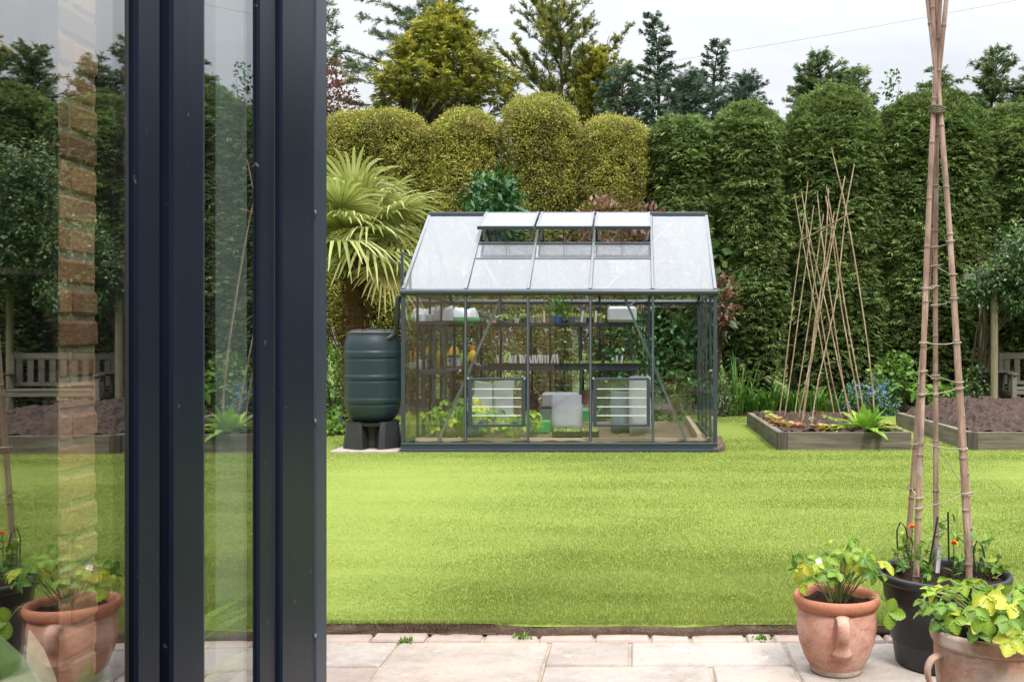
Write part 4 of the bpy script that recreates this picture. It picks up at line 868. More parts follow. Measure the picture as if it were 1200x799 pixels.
# ------------------------------------------------------------------ broadleaf shrubs
def shrub(name, label, cat, c, rad, n, L, W, mk, seed, group=None, stems=9, base=None, lumps=.5, droop=.15, shell=.5, up=.3, flow=None):
    r_ = np.random.default_rng(seed); c = np.array(c, float); rad = np.array(rad, float); base = np.array(base if base is not None else (c[0], c[1], 0.0))
    o = thing(name, label, cat, tuple(base), group); D = unit(r_.normal(0, 1, (n, 3))); k = np.where(r_.random(n) < shell, 1, r_.random(n)**.4)
    k = k*(1+lumps*(vn(D*2.6+seed, seed)-.5)*1.3); keep = vn(D*4.5+3*seed, seed+1) > .2; D, k = D[keep], k[keep]; n = len(D); P = c+D*rad*k[:, None]
    P[:, 2] = np.maximum(P[:, 2], base[2]+.03)
    A = unit(D+r_.normal(0, .6, (n, 3))+np.array([0, 0, up])); N = unit(np.array([0, 0, 1.0])+D*.6+r_.normal(0, .45, (n, 3))); rn = np.clip(.45+.22*r_.normal(0, 1, n)+.4*(vn(P*3, seed)-.5), 0, 1); m = MB()
    for q in range(3): m.leaves(P+r_.normal(0, L*.5, (n, 3)), A+r_.normal(0, .5, (n, 3)), N+r_.normal(0, .3, (n, 3)), L*r_.uniform(.7, 1.2, n), W*r_.uniform(.8, 1.2, n), .45, droop, np.clip(rn+r_.normal(0, .1, n), 0, 1))
    m.build('foliage', M[mk], o); t = MB()
    for q in range(stems):
        e = c+unit(r_.normal(0, 1, 3))*rad*.8; e[2] = max(e[2], base[2]+.1); mid = (base+e)/2+r_.normal(0, .06, 3)*np.linalg.norm(rad); t.tube([base+r_.normal(0, .02, 3)*[1, 1, 0], mid, e], [.014, .009, .003], 5, False)
    t.build('stem', M['trunk'], o)
    if flow:
        mk2, fn, fl = flow; i = r_.integers(0, n, fn); m = MB()
        for q in range(4): m.leaves(P[i]+D[i]*.03, unit(r_.normal(0, 1, (fn, 3))+[0, -.3, .4]), D[i]+r_.normal(0, .4, (fn, 3)), fl, fl*.8, rnd=r_.random(fn))
        m.build('flowers', M[mk2], o)
    return o
p = at(578, 222, 13.6); shrub('glossy_shrub', 'dark glossy green shrub rising behind the greenhouse ridge', 'shrub', (p[0], 13.6, 2.75), (.36, .4, .62), 700, .13, .055, 'laurel', 1, base=(p[0], 13.9, 0))
p = at(712, 232, 13.6); shrub('photinia_bush', 'red leaved bush behind the greenhouse roof vents', 'shrub', (p[0]+.02, 13.6, 2.5), (.5, .35, .55), 260, .13, .05, 'photinia', 2, base=(p[0], 13.9, 0), shell=.7)
p = at(752, 243, 13.6); shrub('photinia_bush', 'small red leaved bush at the right end of the roof vents', 'shrub', (p[0]+.08, 13.6, 2.55), (.28, .25, .35), 130, .12, .05, 'photinia', 3, base=(p[0], 13.9, 0), shell=.7)
p = at(846, 352, 13.3); shrub('photinia_bush', 'red leaves poking out right of the greenhouse corner', 'shrub', (p[0], 13.2, 1.6), (.14, .2, .3), 70, .11, .055, 'photinia', 4, base=(p[0]-.1, 13.6, 0), shell=.7)
p = at(842, 318, 13.4); shrub('broad_leaf_climber', 'pale broad leaved climber behind the greenhouse right end', 'shrub', (p[0]-.15, 13.5, 1.75), (.35, .25, .6), 110, .16, .13, 'rose', 5, base=(p[0]-.2, 13.9, 0))
p = at(560, 420, 13.2); shrub('low_bush', 'low leafy bush seen through the left greenhouse panes', 'shrub', (-1.7, 13.4, .8), (.9, .4, .75), 900, .07, .035, 'rose', 6)
shrub('low_bush', 'dark leafy bush seen through the right greenhouse panes', 'shrub', (.2, 13.4, .7), (.7, .4, .7), 700, .09, .05, 'laurel', 7)
p = at(392, 98, 17.6); shrub('plum_tree', 'red tinged plum tree showing beside the door frame', 'tree', (p[0]-.15, 17.6, 5.3), (.5, .5, .7), 500, .1, .05, 'plum', 8, base=(p[0]-.2, 17.6, -.1), stems=14)
p = at(1046, 100, 18); shrub('slender_sapling', 'thin broad leaved sapling sprig above the hedge', 'tree', (tx(1046, 17.6), 17.6, 5.5), (.2, .2, .52), 60, .09, .05, 'laurel', 9, base=(tx(1046, 17.6), 17.6, -.1), stems=9)
# ------------------------------------------------------------------ palm
def palm():
    r_ = np.random.default_rng(5); x, y = tx(416, 12.5), 12.5; top = 2.36
    o = thing('fan_palm', 'fan palm with shaggy brown trunk behind the water butt', 'palm', (x, y, 0))
    t = MB(); n, m_ = 22, 52; th = np.arange(n)*2*math.pi/n; G = np.zeros((m_, n, 3))
    for j in range(m_):
        z = -.05+(top+.05)*j/(m_-1); rr = .085+.04*(z/top)+.02*math.sin(z*31); G[j] = np.stack([x+rr*np.cos(th), y+rr*np.sin(th), np.full(n, z)], -1)
    G += (vn(G.reshape(-1, 3)*22, 4).reshape(m_, n, 1)-.5)*np.array([.07, .07, .02]); t.grid(G, closed=True)
    nf = 1500; z = r_.random(nf)*top; a = r_.random(nf)*6.283; rr = .1+.04*z/top
    t.leaves(np.stack([x+rr*np.cos(a), y+rr*np.sin(a), z], -1), np.stack([np.cos(a)*.6, np.sin(a)*.6, r_.normal(-.1, .7, nf)], -1), r_.normal(0, 1, (nf, 3)), .12, .012, .3, .3, r_.random(nf)); t.build('trunk', M['fibre'], o)
    fr = [(-70, .55, 1), (-20, .5, 1), (30, .35, 1), (60, .75, 1), (110, .9, 1), (-110, .8, 1), (160, .45, 1), (200, .3, 1), (-150, .9, 1), (90, 1.15, 1), (-45, 1.05, 1), (10, .95, 1), (140, 1.0, 1), (-90, .15, 1), (-10, .05, 1), (45, -.05, 1), (180, .0, 1), (-60, .1, 1), (-130, .15, 1), (100, .2, 1), (-25, -.5, 0), (20, -.2, 1), (-80, 1.25, 1), (-100, .45, 1), (-5, .7, 1), (-55, .25, 1), (75, .45, 1)]
    for az, el, gr in fr:
        a = R(az+r_.normal(0, 6)); d = np.array([math.cos(a), math.sin(a), 0]); e = el+r_.normal(0, .08); ax = d*math.cos(e)+np.array([0, 0, 1])*math.sin(e); pl = r_.uniform(.42, .68)
        b = np.array([x, y, top-.05+.12*max(0, el)]); s = np.linspace(0, 1, 6)[:, None]; PT = b+ax*pl*s-np.array([0, 0, 1])*.14*pl*s**2
        m = MB(); m.tube(PT, np.linspace(.014, .009, 6), 6, False, .3)
        h = PT[-1]; ax2 = unit(PT[-1]-PT[-2]); sd = unit(np.cross(ax2, [0, 0, 1.0])+1e-6); nm = np.cross(sd, ax2); L = r_.uniform(.64, .88); K = 30
        for k in range(K):
            f = (k/(K-1)-.5)*2; an = f*2.15; v = ax2*math.cos(an)+sd*math.sin(an)+nm*.12*(1-abs(f)); v = unit(v); l = L*(1-.32*abs(f)**2)*r_.uniform(.92, 1.05)
            q = np.array([0, .3, .55, .78, 1.0])[:, None]; dr = r_.uniform(.4, 1.05)*(1.5 if el < .3 else 1)
            Q = h+v*l*q-np.array([0, 0, 1])*l*dr*np.clip(q-.45, 0, 1)**1.6; Q[:, :] += np.array([0, 0, .0])
            ribbon(m, Q, np.array([.012, .036, .034, .024, .004])*L/.65, nm+sd*.15*(1 if k % 2 else -1), np.clip(r_.normal(.5, .2), 0, 1), .4)
        m.build('frond', M['palm' if gr else 'palmold'], o)
palm()
# ------------------------------------------------------------------ border planting
for i, (px, py, n, L, W, dr, lb) in enumerate(((864, 486, 26, 1.0, .03, .25, 'tall upright strap leaved clump right of the greenhouse'), (850, 489, 45, .5, .02, .8, 'small arching grassy clump by the greenhouse corner'), (884, 487, 90, .62, .025, .85, 'arching strap leaved clump left of the raised bed'), (905, 486, 90, .66, .025, .8, 'arching strap leaved clump behind the left bed corner'), (930, 484, 90, .62, .024, .9, 'strap leaved clump behind the first bean canes'), (955, 484, 80, .6, .024, .85, 'strap leaved clump behind the crossing canes'), (980, 484, 70, .55, .024, .8, 'strap leaved clump beside the blue flowers'))):
    Y = 14.45 if i < 2 else 14.6
    strap_clump('strap_leaf_plant', lb, 'plant', (tx(px, Y), Y, .03), n, L, W, 'strap', .22, dr, 'strap leaved plants along the border', 1.8 if i else 3.2, 100+i)
shrub('forget_me_not', 'cloud of blue forget me nots behind the bed', 'flowers', (tx(1022, 14.5), 14.5, .22), (.42, .3, .3), 500, .06, .025, 'weed', 11, flow=('blue', 420, .028))
shrub('forget_me_not', 'small patch of blue forget me nots left of the wooden post', 'flowers', (tx(1137, 14.4), 14.4, .2), (.22, .2, .2), 200, .06, .025, 'weed', 12, flow=('blue', 80, .026))
shrub('leafy_weed', 'bright leafy plant right of the blue flowers', 'plant', (tx(1052, 14.5), 14.6, .5), (.28, .2, .42), 160, .09, .06, 'weed', 13)
shrub('hosta', 'broad leaved green plant behind the right bed', 'plant', (tx(1112, 14.3), 14.3, .22), (.38, .22, .2), 120, .16, .1, 'weed', 14, droop=.3)
shrub('leafy_shrub', 'small pale leaved shrub at the foot of the wooden post', 'plant', (tx(1148, 13.9), 14.0, .45), (.2, .18, .3), 120, .07, .04, 'rose', 15)
shrub('leafy_weed', 'low weeds left of the water butt', 'plant', (tx(390, 11.6), 11.6, .12), (.25, .25, .14), 200, .08, .045, 'weed', 16)
shrub('leafy_weed', 'leafy plant behind the palm trunk', 'plant', (tx(388, 13.8), 13.8, .5), (.35, .3, .5), 260, .08, .045, 'weed', 17)
shrub('grey_leaf_plant', 'grey leaved plant beside the greenhouse corner', 'plant', (tx(847, 14.3), 14.3, .32), (.2, .18, .3), 120, .07, .02, 'bluegreen', 18)
strawberry('squash_plant', 'leafy green plants growing inside the greenhouse left end', (-1.83, 10.32, .1), .42, 80, .4, .085, 21, None, 1.0, 0)
strawberry('squash_plant', 'smaller leafy plant behind the left louvre window', (-1.28, 10.3, .1), .32, 34, .3, .08, 22, None, 1.0, 0)

# ================================================================== RAISED BEDS
def bed(name, label, x0, x1, y0, y1, h, mound, seed, soil):
    o = thing(name, label, 'raised bed', ((x0+x1)/2, (y0+y1)/2, 0)); w = .055
    m = MB(); m.box(((x0+x1)/2+.05, y0+w/2, h/2-.01), (x1-x0-.1, w, h+.02), bev=.006); m.build('board', M['sleeperx'], o)
    m = MB(); m.box((x0+.05, y0+w/2+.001, h/2-.01), (.1, w+.006, h+.02), bev=.006); m.build('corner_post', M['sleeperdark'], o)
    m = MB(); m.box(((x0+x1)/2, y1-w/2, h/2-.01), (x1-x0, w, h+.018), bev=.006); m.build('board', M['sleeperx'], o)
    for x in (x0+.035, x1-.035):
        m = MB(); m.box((x, (y0+y1)/2, h/2-.008), (.07, y1-y0-2*w-.004, h+.022), bev=.006); m.build('board', M['sleepery'], o)
    gx, gy = np.meshgrid(np.linspace(x0+.06, x1-.06, 130), np.linspace(y0+w, y1-w, 180)); Q = np.stack([gx.ravel(), gy.ravel(), gx.ravel()*0], -1)
    e = np.minimum(np.minimum(gx-x0-.06, x1-.06-gx), np.minimum(gy-y0-w, y1-w-gy)); z = h-.045+mound*np.clip(e/.45, 0, 1)**.8+(.06*vn(Q*5, seed)+.055*vn(Q*15, seed+1)+.05*vn(Q*32, seed+2)**2).reshape(gx.shape)-.03
    m = MB(); m.grid(np.stack([gx, gy, z], -1)); m.build('soil', M[soil], o, smooth=False); return o
M['bedsoil'] = soilmat('raised_bed_soil', (.045, .031, .026), (.12, .085, .07), 16)
bed('raised_bed', 'sleeper raised bed with bean canes and lettuces', 1.44, 2.80, 9.96, 12.72, .175, .0, 31, 'bedsoil')
bed('raised_bed', 'sleeper raised bed heaped with bare soil', 3.37, 5.3, 9.96, 12.72, .175, .2, 32, 'bedsoil')
# bean canes
def cane(mb, pts, r, seg=.21, seed=0, n=8):
    r_ = np.random.default_rng(seed); pts = np.array(pts, float); d = np.concatenate([[0], np.cumsum(np.linalg.norm(np.diff(pts, axis=0), axis=1))]); L = d[-1]; S = []; K = []; x = r_.random()*seg
    q = [0.0]
    while x < L-.02:
        q += [x-.008, x-.003, x+.003, x+.008]; x += seg*r_.uniform(.8, 1.2)
    q.append(L); q = np.array(sorted(max(0, v) for v in q)); P = np.stack([np.interp(q, d, pts[:, k]) for k in range(3)], -1)
    rad = np.full(len(q), r)*np.interp(q, [0, L], [1.06, .82]); mi = np.zeros(len(q)-1, int)
    for k in range(1, len(q)-1, 4):
        rad[k+1:k+3] *= 1.13; mi[k+1] = 1
    mb.tube(P, rad, n, mi=mi)
bx = thing('bean_cane_frame', 'crossing row of thin bamboo bean canes in the left raised bed', 'cane frame', (2.1, 11.3, .17))
CL = [((30, 765), (118, 100), 12.6), ((45, 765), (130, 172), 12.3), ((72, 755), (152, 200), 11.8), ((80, 790), (178, 120), 11.4), ((95, 775), (188, 190), 11.2), ((92, 790), (212, 95), 11.0), ((120, 775), (252, 50), 10.6),
      ((190, 762), (75, 140), 12.6), ((210, 762), (97, 170), 12.3), ((245, 770), (100, 130), 11.65), ((235, 770), (140, 140), 11.85), ((265, 770), (158, 150), 11.2), ((280, 765), (172, 115), 10.8), ((305, 750), (180, 10), 10.35)]
for i, (b, t, Y) in enumerate(CL):
    bp, tp = at(900+.413*b[0], 0, Y), at(900+.413*t[0], 170+.413*t[1], Y); bp[2] = .1; tp[1] -= .12*(i % 3-1); r_ = np.random.default_rng(i); s = np.linspace(0, 1, 7)[:, None]
    P = bp+(tp-bp)*s+np.sin(s*math.pi)*np.array([r_.normal(0, .03), r_.normal(0, .03), 0])+np.sin(s*math.pi*3)*np.array([r_.normal(0, .009), 0, 0]); m = MB(); cane(m, P, .0078, .24, i, 6); m.build('cane', [M['bamboo2'], M['node']], bx)
m = MB(); cane(m, [at(938, 283, 12.5), at(968, 267, 11.2), at(1000, 249, 9.95)], .011, .3, 50, 6); m.build('ridge_cane', [M['bamboo2'], M['node']], bx)
# lettuces, seedling rows, broad leaved plant
def lettuce(x, y, z, r, tone, label, name='lettuce', group='lettuces in the bean bed'):
    o = thing(name, label, 'lettuce', (x, y, z), group); m = MB(); r_ = np.random.default_rng(int(x*1000+y*77) % 9999)
    for k in range(13):
        a = k*2.4; e = .25+.9*k/13; v = np.array([math.cos(a)*math.cos(e), math.sin(a)*math.cos(e), math.sin(e)]); nm = np.array([-math.cos(a)*math.sin(e), -math.sin(a)*math.sin(e), math.cos(e)])
        leaflet(m, np.array([x, y, z]), v, nm, r*r_.uniform(.8, 1.1), r*.85, .5, 8, np.clip(tone+r_.normal(0, .1), 0, 1), .18, .3)
    m.build('leaves', M['lettuce'], o, smooth=True)
SZ2 = .15
ls = [(898, 12.3, .85, 'pale green lettuce near the rear left corner of the bean bed'), (903, 11.7, .9, 'bright green lettuce second from the back in the left row'), (907, 11.3, .45, 'yellow bronze lettuce in the middle of the left row'), (911, 10.95, .35, 'orange bronze lettuce in the left row by a cane'), (917, 10.7, .3, 'bronze lettuce third from the front of the left row'), (926, 10.5, .42, 'ochre lettuce second from the front of the left row'), (935, 10.25, .03, 'dark red lettuce at the front board'),
      (961, 10.2, .38, 'amber lettuce behind the front board between cane and seedlings'), (976, 10.2, .95, 'lime lettuce at the front end of the seedling row'), (960, 12.3, .25, 'small red lettuce at the back of the bed middle'), (996, 11.8, .4, 'bronze lettuce behind the broad leaved plant'), (1043, 10.25, .3, 'red brown lettuce in the front right corner of the bean bed')]
for px, Y, tn, lb in ls: lettuce(tx(px, Y), Y, SZ2, .13 if Y < 11.5 else .11, tn, lb)
for xa, ya, xb, yb, lb in ((tx(941, 12.4), 12.4, tx(972, 10.4), 10.4, 'pale row of seedlings down the middle of the bean bed'), (tx(962, 12.3), 12.3, tx(985, 11.2), 11.2, 'shorter pale row of seedlings beside the bronze lettuce')):
    n = 260; t = rng.random(n); P = np.stack([xa+(xb-xa)*t+rng.normal(0, .022, n), ya+(yb-ya)*t, np.full(n, SZ2)], -1); m = MB(); m.leaves(P, unit(rng.normal(0, .7, (n, 3))+[0, 0, .9]), rng.normal(0, .5, (n, 3))+[0, 0, 1], .055, .035, rnd=rng.random(n)); tag(m.build('seedling_row', M['seedling']), lb, 'seedlings')
def rosette(name, label, c, n, L, W, seed):
    o = thing(name, label, 'plant', tuple(c)); m = MB(); r_ = np.random.default_rng(seed)
    for k in range(n):
        a = k*2.4+r_.normal(0, .2); e = r_.uniform(.15, 1.25); d = np.array([math.cos(a), math.sin(a), 0]); l = L*r_.uniform(.7, 1.1); s = np.linspace(0, 1, 9)[:, None]
        P = np.array(c)+d*.03+(d*math.cos(e)+np.array([0, 0, math.sin(e)]))*l*s-np.array([0, 0, 1])*l*.35*s**2.2*math.cos(e); nm = -d*math.sin(e)+np.array([0, 0, math.cos(e)+.15])
        ribbon(m, P, W*np.array([.15, .45, .75, .95, 1, .92, .7, .4, .04])*r_.uniform(.85, 1.1), nm, np.clip(r_.normal(.5, .22), 0, 1), .35)
    m.build('leaves', M['comfrey'], o, smooth=True)
rosette('broad_leaf_plant', 'bright green broad leaved rosette spilling over the bed front', (tx(1014, 10.15), 10.15, .16), 42, .38, .085, 5)
m = MB(); G = []; nth = 24
for z, r in ((-.03, .13), (.03, .14), (.09, .11), (.13, .05), (.14, .005)): G.append([(tx(846, 9.85)-.06+r*math.cos(q*.2618)*.6, 9.85+r*math.sin(q*.2618)*.8, z) for q in range(nth)])
G = np.array(G)+(vn(np.array(G).reshape(-1, 3)*25, 3).reshape(5, nth, 1)-.5)*.07; m.grid(G, closed=True); tag(m.build('soil_clod', M['drysoil']), 'crumbly clod of brown soil by the greenhouse corner', 'soil')
# ================================================================== PERGOLA, ROSE, BENCH, BOULDER
pg = thing('garden_pergola', 'weathered wooden post frame under the climbing rose', 'pergola', (5.9, 13.95, 0))
PX0, PX1 = 5.04, 6.75
for x, y, r in ((PX0, 13.8, .052), (PX0+.03, 14.35, .05), (PX1, 13.8, .052), (PX1, 14.35, .05)):
    m = MB(); m.tube([(x, y, -.05), (x+.004, y, 1.0), (x, y, 2.0)], [r, r*.96, r*.93], 12); m.build('post', M['post'], pg)
for y in (13.8, 14.35):
    m = MB(); m.bar((PX0-.25, y, 2.04), (PX1+.25, y, 2.04), .07, .09); m.build('beam', M['bench'], pg)
for x in (PX0, PX1):
    m = MB(); m.bar((x, 13.6, 2.12), (x, 14.6, 2.12), .07, .07); m.build('beam', M['bench'], pg)
m = MB(); m.bar((PX0+.03, 13.86, 1.5), (PX0+.55, 13.86, 1.99), .06, .05, up=(0, 1, 0)); m.build('brace', M['bench'], pg)
m = MB(); m.bar((PX0-.02, 13.86, 1.86), (PX0-.4, 13.9, 1.72), .06, .05, up=(0, 1, 0)); m.build('brace', M['bench'], pg)
def rose():
    r_ = np.random.default_rng(12); o = thing('climbing_rose', 'leafy climbing rose sprawling over the pergola posts', 'climber', (5.1, 14.2, 0)); t = MB(); lf = MB(); B = []
    for k in range(10):
        p = np.array([5.05+r_.normal(0, .05), 14.3+r_.normal(0, .05), 0]); m_ = p+[r_.normal(0, .12), -.1, 1.2]; q = np.array([r_.uniform(4.9, 6.6), r_.uniform(13.6, 14.4), r_.uniform(2.0, 2.7)]); t.tube([p, p+[r_.normal(0, .08), 0, .6], m_, (m_+q)/2+[0, 0, .1], q], [.018, .016, .013, .009, .004], 6, False)
    cl = [(5.35, 13.75, 2.0, .36, 320), (5.05, 13.75, 1.95, .32, 260), (5.5, 13.8, 2.35, .42, 420), (5.85, 13.9, 2.3, .55, 600), (6.3, 13.9, 2.6, .65, 800), (6.7, 13.9, 3.1, .7, 900), (6.9, 14, 2.2, .6, 600), (5.75, 13.6, 1.7, .25, 160), (4.78, 13.8, 1.8, .2, 90), (6.3, 14, 3.4, .5, 420), (5.3, 13.7, 1.62, .17, 80)]
    for x, y, z, r, n in cl:
        D = unit(r_.normal(0, 1, (n, 3))); P = np.array([x, y, z])+D*r*np.array([1, .7, .85])*(r_.random((n, 1))**.35)*(.7+.7*vn(D*2.5+x, 3)[:, None])
        A = unit(D*.6+r_.normal(0, .6, (n, 3))+[0, -.1, -.15]); rn = np.clip(.4+.22*r_.normal(0, 1, n)+.3*D[:, 2], 0, 1)
        for q in range(4): lf.leaves(P+r_.normal(0, .045, (n, 3)), A+r_.normal(0, .6, (n, 3)), unit(np.array([0, -.3, 1.0])+r_.normal(0, .5, (n, 3))), r_.uniform(.045, .08, n), r_.uniform(.026, .042, n), .45, .2, np.clip(rn+r_.normal(0, .1, n), 0, 1))
    t.build('stem', M['trunk'], o); lf.build('foliage', M['rose'], o)
rose()
bn = thing('garden_bench', 'weathered wooden garden bench under the climbing rose', 'bench', (5.98, 13.9, 0)); b0, b1 = 5.3, 6.66; by = 13.75
for x in (b0, b1):
    for y, h in ((by, .62), (by+.5, .93)):
        m = MB(); m.box((x, y, h/2), (.065, .06, h), bev=.006); m.build('leg', M['post'] if False else M['bench'], bn)
    m = MB(); m.box((x, by+.22, .635), (.075, .56, .03), bev=.006); m.build('armrest', M['bench'], bn)
    m = MB(); m.box((x, by+.25, .36), (.04, .44, .06)); m.build('side_rail', M['bench'], bn)
m = MB()
for k in range(5): m.box(((b0+b1)/2, by+.02+k*.105, .43), (b1-b0-.07, .09, .022), bev=.004)
m.box(((b0+b1)/2, by+.0, .385), (b1-b0-.07, .03, .065)); m.build('seat', M['bench'], bn)
m = MB(); m.box(((b0+b1)/2, by+.5, .885), (b1-b0-.07, .04, .09), bev=.006); m.box(((b0+b1)/2, by+.5, .5), (b1-b0-.07, .035, .05))
for k in range(9): m.box((b0+.09+(b1-b0-.18)*k/8, by+.5, .68), (.085, .018, .32), bev=.003)
m.build('backrest', M['bench'], bn)
o = thing('side_table', 'small dark slatted table left of the bench arm', 'table', (5.08, 14.0, 0)); m = MB(); m.box((5.14, 14.05, .66), (.42, .34, .03), bev=.005); m.build('table_top', M['sleeperdark'], o)
for x in (4.98, 5.3):
    for y in (13.93, 14.17):
        m = MB(); m.box((x, y, .32), (.035, .035, .645)); m.build('leg', M['sleeperdark'], o)
m = MB(); G = []; 
for z, r in ((-.05, .33), (.06, .35), (.2, .31), (.3, .2), (.345, .08), (.35, .005)): G.append([(tx(1161, 13.2)+r*math.cos(q*.2618)*.95, 13.2+r*math.sin(q*.2618)*.7, z) for q in range(24)])
G = np.array(G)+(vn(np.array(G).reshape(-1, 3)*7, 3).reshape(6, 24, 1)-.5)*.06; m.grid(G, closed=True); tag(m.build('boulder', M['stone'], smooth=True), 'rounded brown boulder at the foot of the wooden post', 'boulder')
for px, py, lb in ((474, 752, 'small weed tuft in the joint left of the long patio slab'), (612, 748, 'tiny weed in the brick edging below the middle of the greenhouse'), (893, 750, 'weed tuft in the edging left of the pink urn')):
    Y = 1.145*F/(py-400); n = 46; c = np.array([tx(px, Y), Y, PZ]); P = c+rng.normal(0, 1, (n, 3))*np.array([.018, .008, .004]); m = MB(); m.leaves(P, unit(rng.normal(0, .8, (n, 3))+[0, 0, .7]), rng.normal(0, .5, (n, 3))+[0, -.4, 1], .022, .008, rnd=rng.random(n)); tag(m.build('joint_weed', M['weed']), lb, 'weed')
# ================================================================== POTS ON THE PATIO
def handle(mb, P, w, n=10):
    P = np.array(P, float); t = np.linspace(0, len(P)-1, 18); Q = np.stack([np.interp(t, range(len(P)), P[:, k]) for k in range(3)], -1)
    for _ in range(3): Q[1:-1] = (Q[:-2]+2*Q[1:-1]+Q[2:])/4
    mb.tube(Q, np.interp(np.linspace(0, 1, 18), [0, .15, .5, .85, 1], [w*1.3, w, w*.95, w*1.05, w*1.7]), n)
P1 = (tx(980, 3.42), 3.42, PZ); r1 = .143
o = thing('terracotta_pot', 'pink terracotta urn with thick rolled rim, standing left of the black tub', 'plant pot', P1)
zt = .222
m = MB(); m.lathe([(.092, PZ+.02), (.112, PZ+.055), (.128, PZ+.1), (.137, PZ+.15), (.137, PZ+.19), (.132, PZ+.215), (.129, zt-.043)], (P1[0], P1[1], 0), 64, wob=.03); m.build('body', M['terra'], o, smooth=True)
m = MB(); m.lathe([(.129, zt-.044), (.140, zt-.04), (.147, zt-.028), (.149, zt-.014), (.146, zt-.003), (.138, zt), (.128, zt-.006), (.124, zt-.02), (.122, zt-.07)], (P1[0], P1[1], 0), 64, wob=.02); m.build('rim', M['terrarim'], o, smooth=True)
m = MB(); m.lathe([(.001, PZ), (.086, PZ), (.092, PZ+.006), (.0915, PZ+.02)], (P1[0], P1[1], 0), 48); m.build('foot', M['terrain_base'], o, smooth=True)
def hang(c, r, az, z0, z1, out, w, mk, par):
    d = np.array([math.cos(az), math.sin(az)]); f = lambda rr, z: (c[0]+d[0]*rr, c[1]+d[1]*rr, z); m = MB()
    handle(m, [f(r-.012, z0+.004), f(r+out*.6, z0+.004), f(r+out, z0-(z0-z1)*.22), f(r+out*.85, z0-(z0-z1)*.55), f(r+.004, z1+.01), f(r-.012, z1-.03)], w*.62)
    lt = np.array([-d[1], d[0], 0]); V = m.v[0]; V += np.outer((V-np.array([c[0], c[1], 0]))@lt, lt)*.9
    m.build('handle', M[mk], par, smooth=True)
hang(P1, .133, R(-93), zt-.055, zt-.15, .034, .0185, 'terra', o); hang(P1, .133, R(87), zt-.055, zt-.145, .03, .0125, 'terra', o)
def fillsoil(c, r, z, par, seed):
    m = MB(); rr = np.linspace(0.001, r, 16); th = np.arange(40)*2*math.pi/40; G = np.stack([c[0]+rr[:, None]*np.cos(th), c[1]+rr[:, None]*np.sin(th), np.full((16, 40), z)], -1)
    G[..., 2] += ((vn(G.reshape(-1, 3)*70, seed)-.5)*.02+(vn(G.reshape(-1, 3)*20, seed)-.5)*.02).reshape(16, 40); m.grid(G, closed=True); return m.build('compost', M['compost'], par)
fillsoil(P1, .124, zt-.028, o, 1)
strawberry('strawberry_plant', 'sparse pale strawberry plant in the pink urn', (P1[0]+.005, P1[1], zt-.03), .15, 38, .235, .04, 31, None, 1.12, 1)
P2 = (tx(1105, 3.5), 3.5, PZ); zt2 = .283
o = thing('plastic_tub', 'large black plastic tub holding the bamboo wigwam', 'plant pot', P2)
m = MB(); m.lathe([(.001, PZ), (.165, PZ), (.172, PZ+.006), (.185, PZ+.085), (.188, PZ+.09), (.19, PZ+.088), (.207, PZ+.22), (.211, PZ+.225), (.213, PZ+.232), (.22, zt2-.03), (.221, zt2-.022)], (*P2[:2], 0), 72, sx=.96, sy=.96); m.build('body', M['black'], o, smooth=True)
m = MB(); m.lathe([(.221, zt2-.034), (.236, zt2-.033), (.243, zt2-.024), (.245, zt2-.012), (.242, zt2-.003), (.235, zt2), (.226, zt2-.004), (.222, zt2-.015), (.215, zt2-.07)], (*P2[:2], 0), 72, sx=.96, sy=.96); m.build('rim', M['black'], o, smooth=True)
fillsoil(P2, .208, zt2-.028, o, 2)
P3 = (.975, 2.67, PZ); zt3 = .325
o = thing('terracotta_pot', 'lime stained terracotta pot with a side handle at the bottom right', 'plant pot', P3)
m = MB(); m.lathe([(.001, PZ), (.105, PZ), (.112, PZ+.01), (.135, PZ+.1), (.15, PZ+.2), (.157, PZ+.28), (.158, zt3-.04)], (*P3[:2], 0), 72, wob=.03, seed=2); m.build('body', M['terra2'], o, smooth=True)
m = MB(); m.lathe([(.158, zt3-.042), (.164, zt3-.04), (.167, zt3-.034), (.165, zt3-.03), (.168, zt3-.012), (.166, zt3-.002), (.158, zt3), (.147, zt3-.004), (.143, zt3-.02), (.14, zt3-.08)], (*P3[:2], 0), 72, wob=.03, seed=3); m.build('rim', M['terra2'], o, smooth=True)
hang(P3, .152, R(190), zt3-.075, zt3-.2, .045, .0125, 'terra2', o); hang(P3, .152, R(10), zt3-.075, zt3-.2, .045, .0125, 'terra2', o)
fillsoil(P3, .142, zt3-.03, o, 3)
strawberry('strawberry_plant', 'dense leafy strawberry plant in the lime stained pot', (P3[0]+.01, P3[1], zt3-.03), 0.2, 84, .155, .044, 33, None, 1.0, 0)
# runner with a young leaf hanging from the first pot
o = thing('strawberry_runner', 'thin strawberry runner with three leaves hanging right of the urn', 'runner', (P1[0]+.1, P1[1]-.05, zt))
a = np.array([P1[0]+.1, P1[1]-.08, zt+.005]); e = at(1041, 717, 3.32); m = MB(); s = np.linspace(0, 1, 9)[:, None]; m.tube(a+(e-a)*s+np.array([0, 0, .02])*np.sin(s*3.14), .0014, 5, False, .9); m.build('stem', M['stem'], o)
m = MB()
for an, l in ((1.2, .05), (-.2, .06), (-1.5, .06)): leaflet(m, e, np.array([math.cos(an), -.15, math.sin(an)]), np.array([0, -1, .35]), l, .042, .2, 10, .42, .08, .1)
m.build('leaf', M['straw'], o, smooth=True)
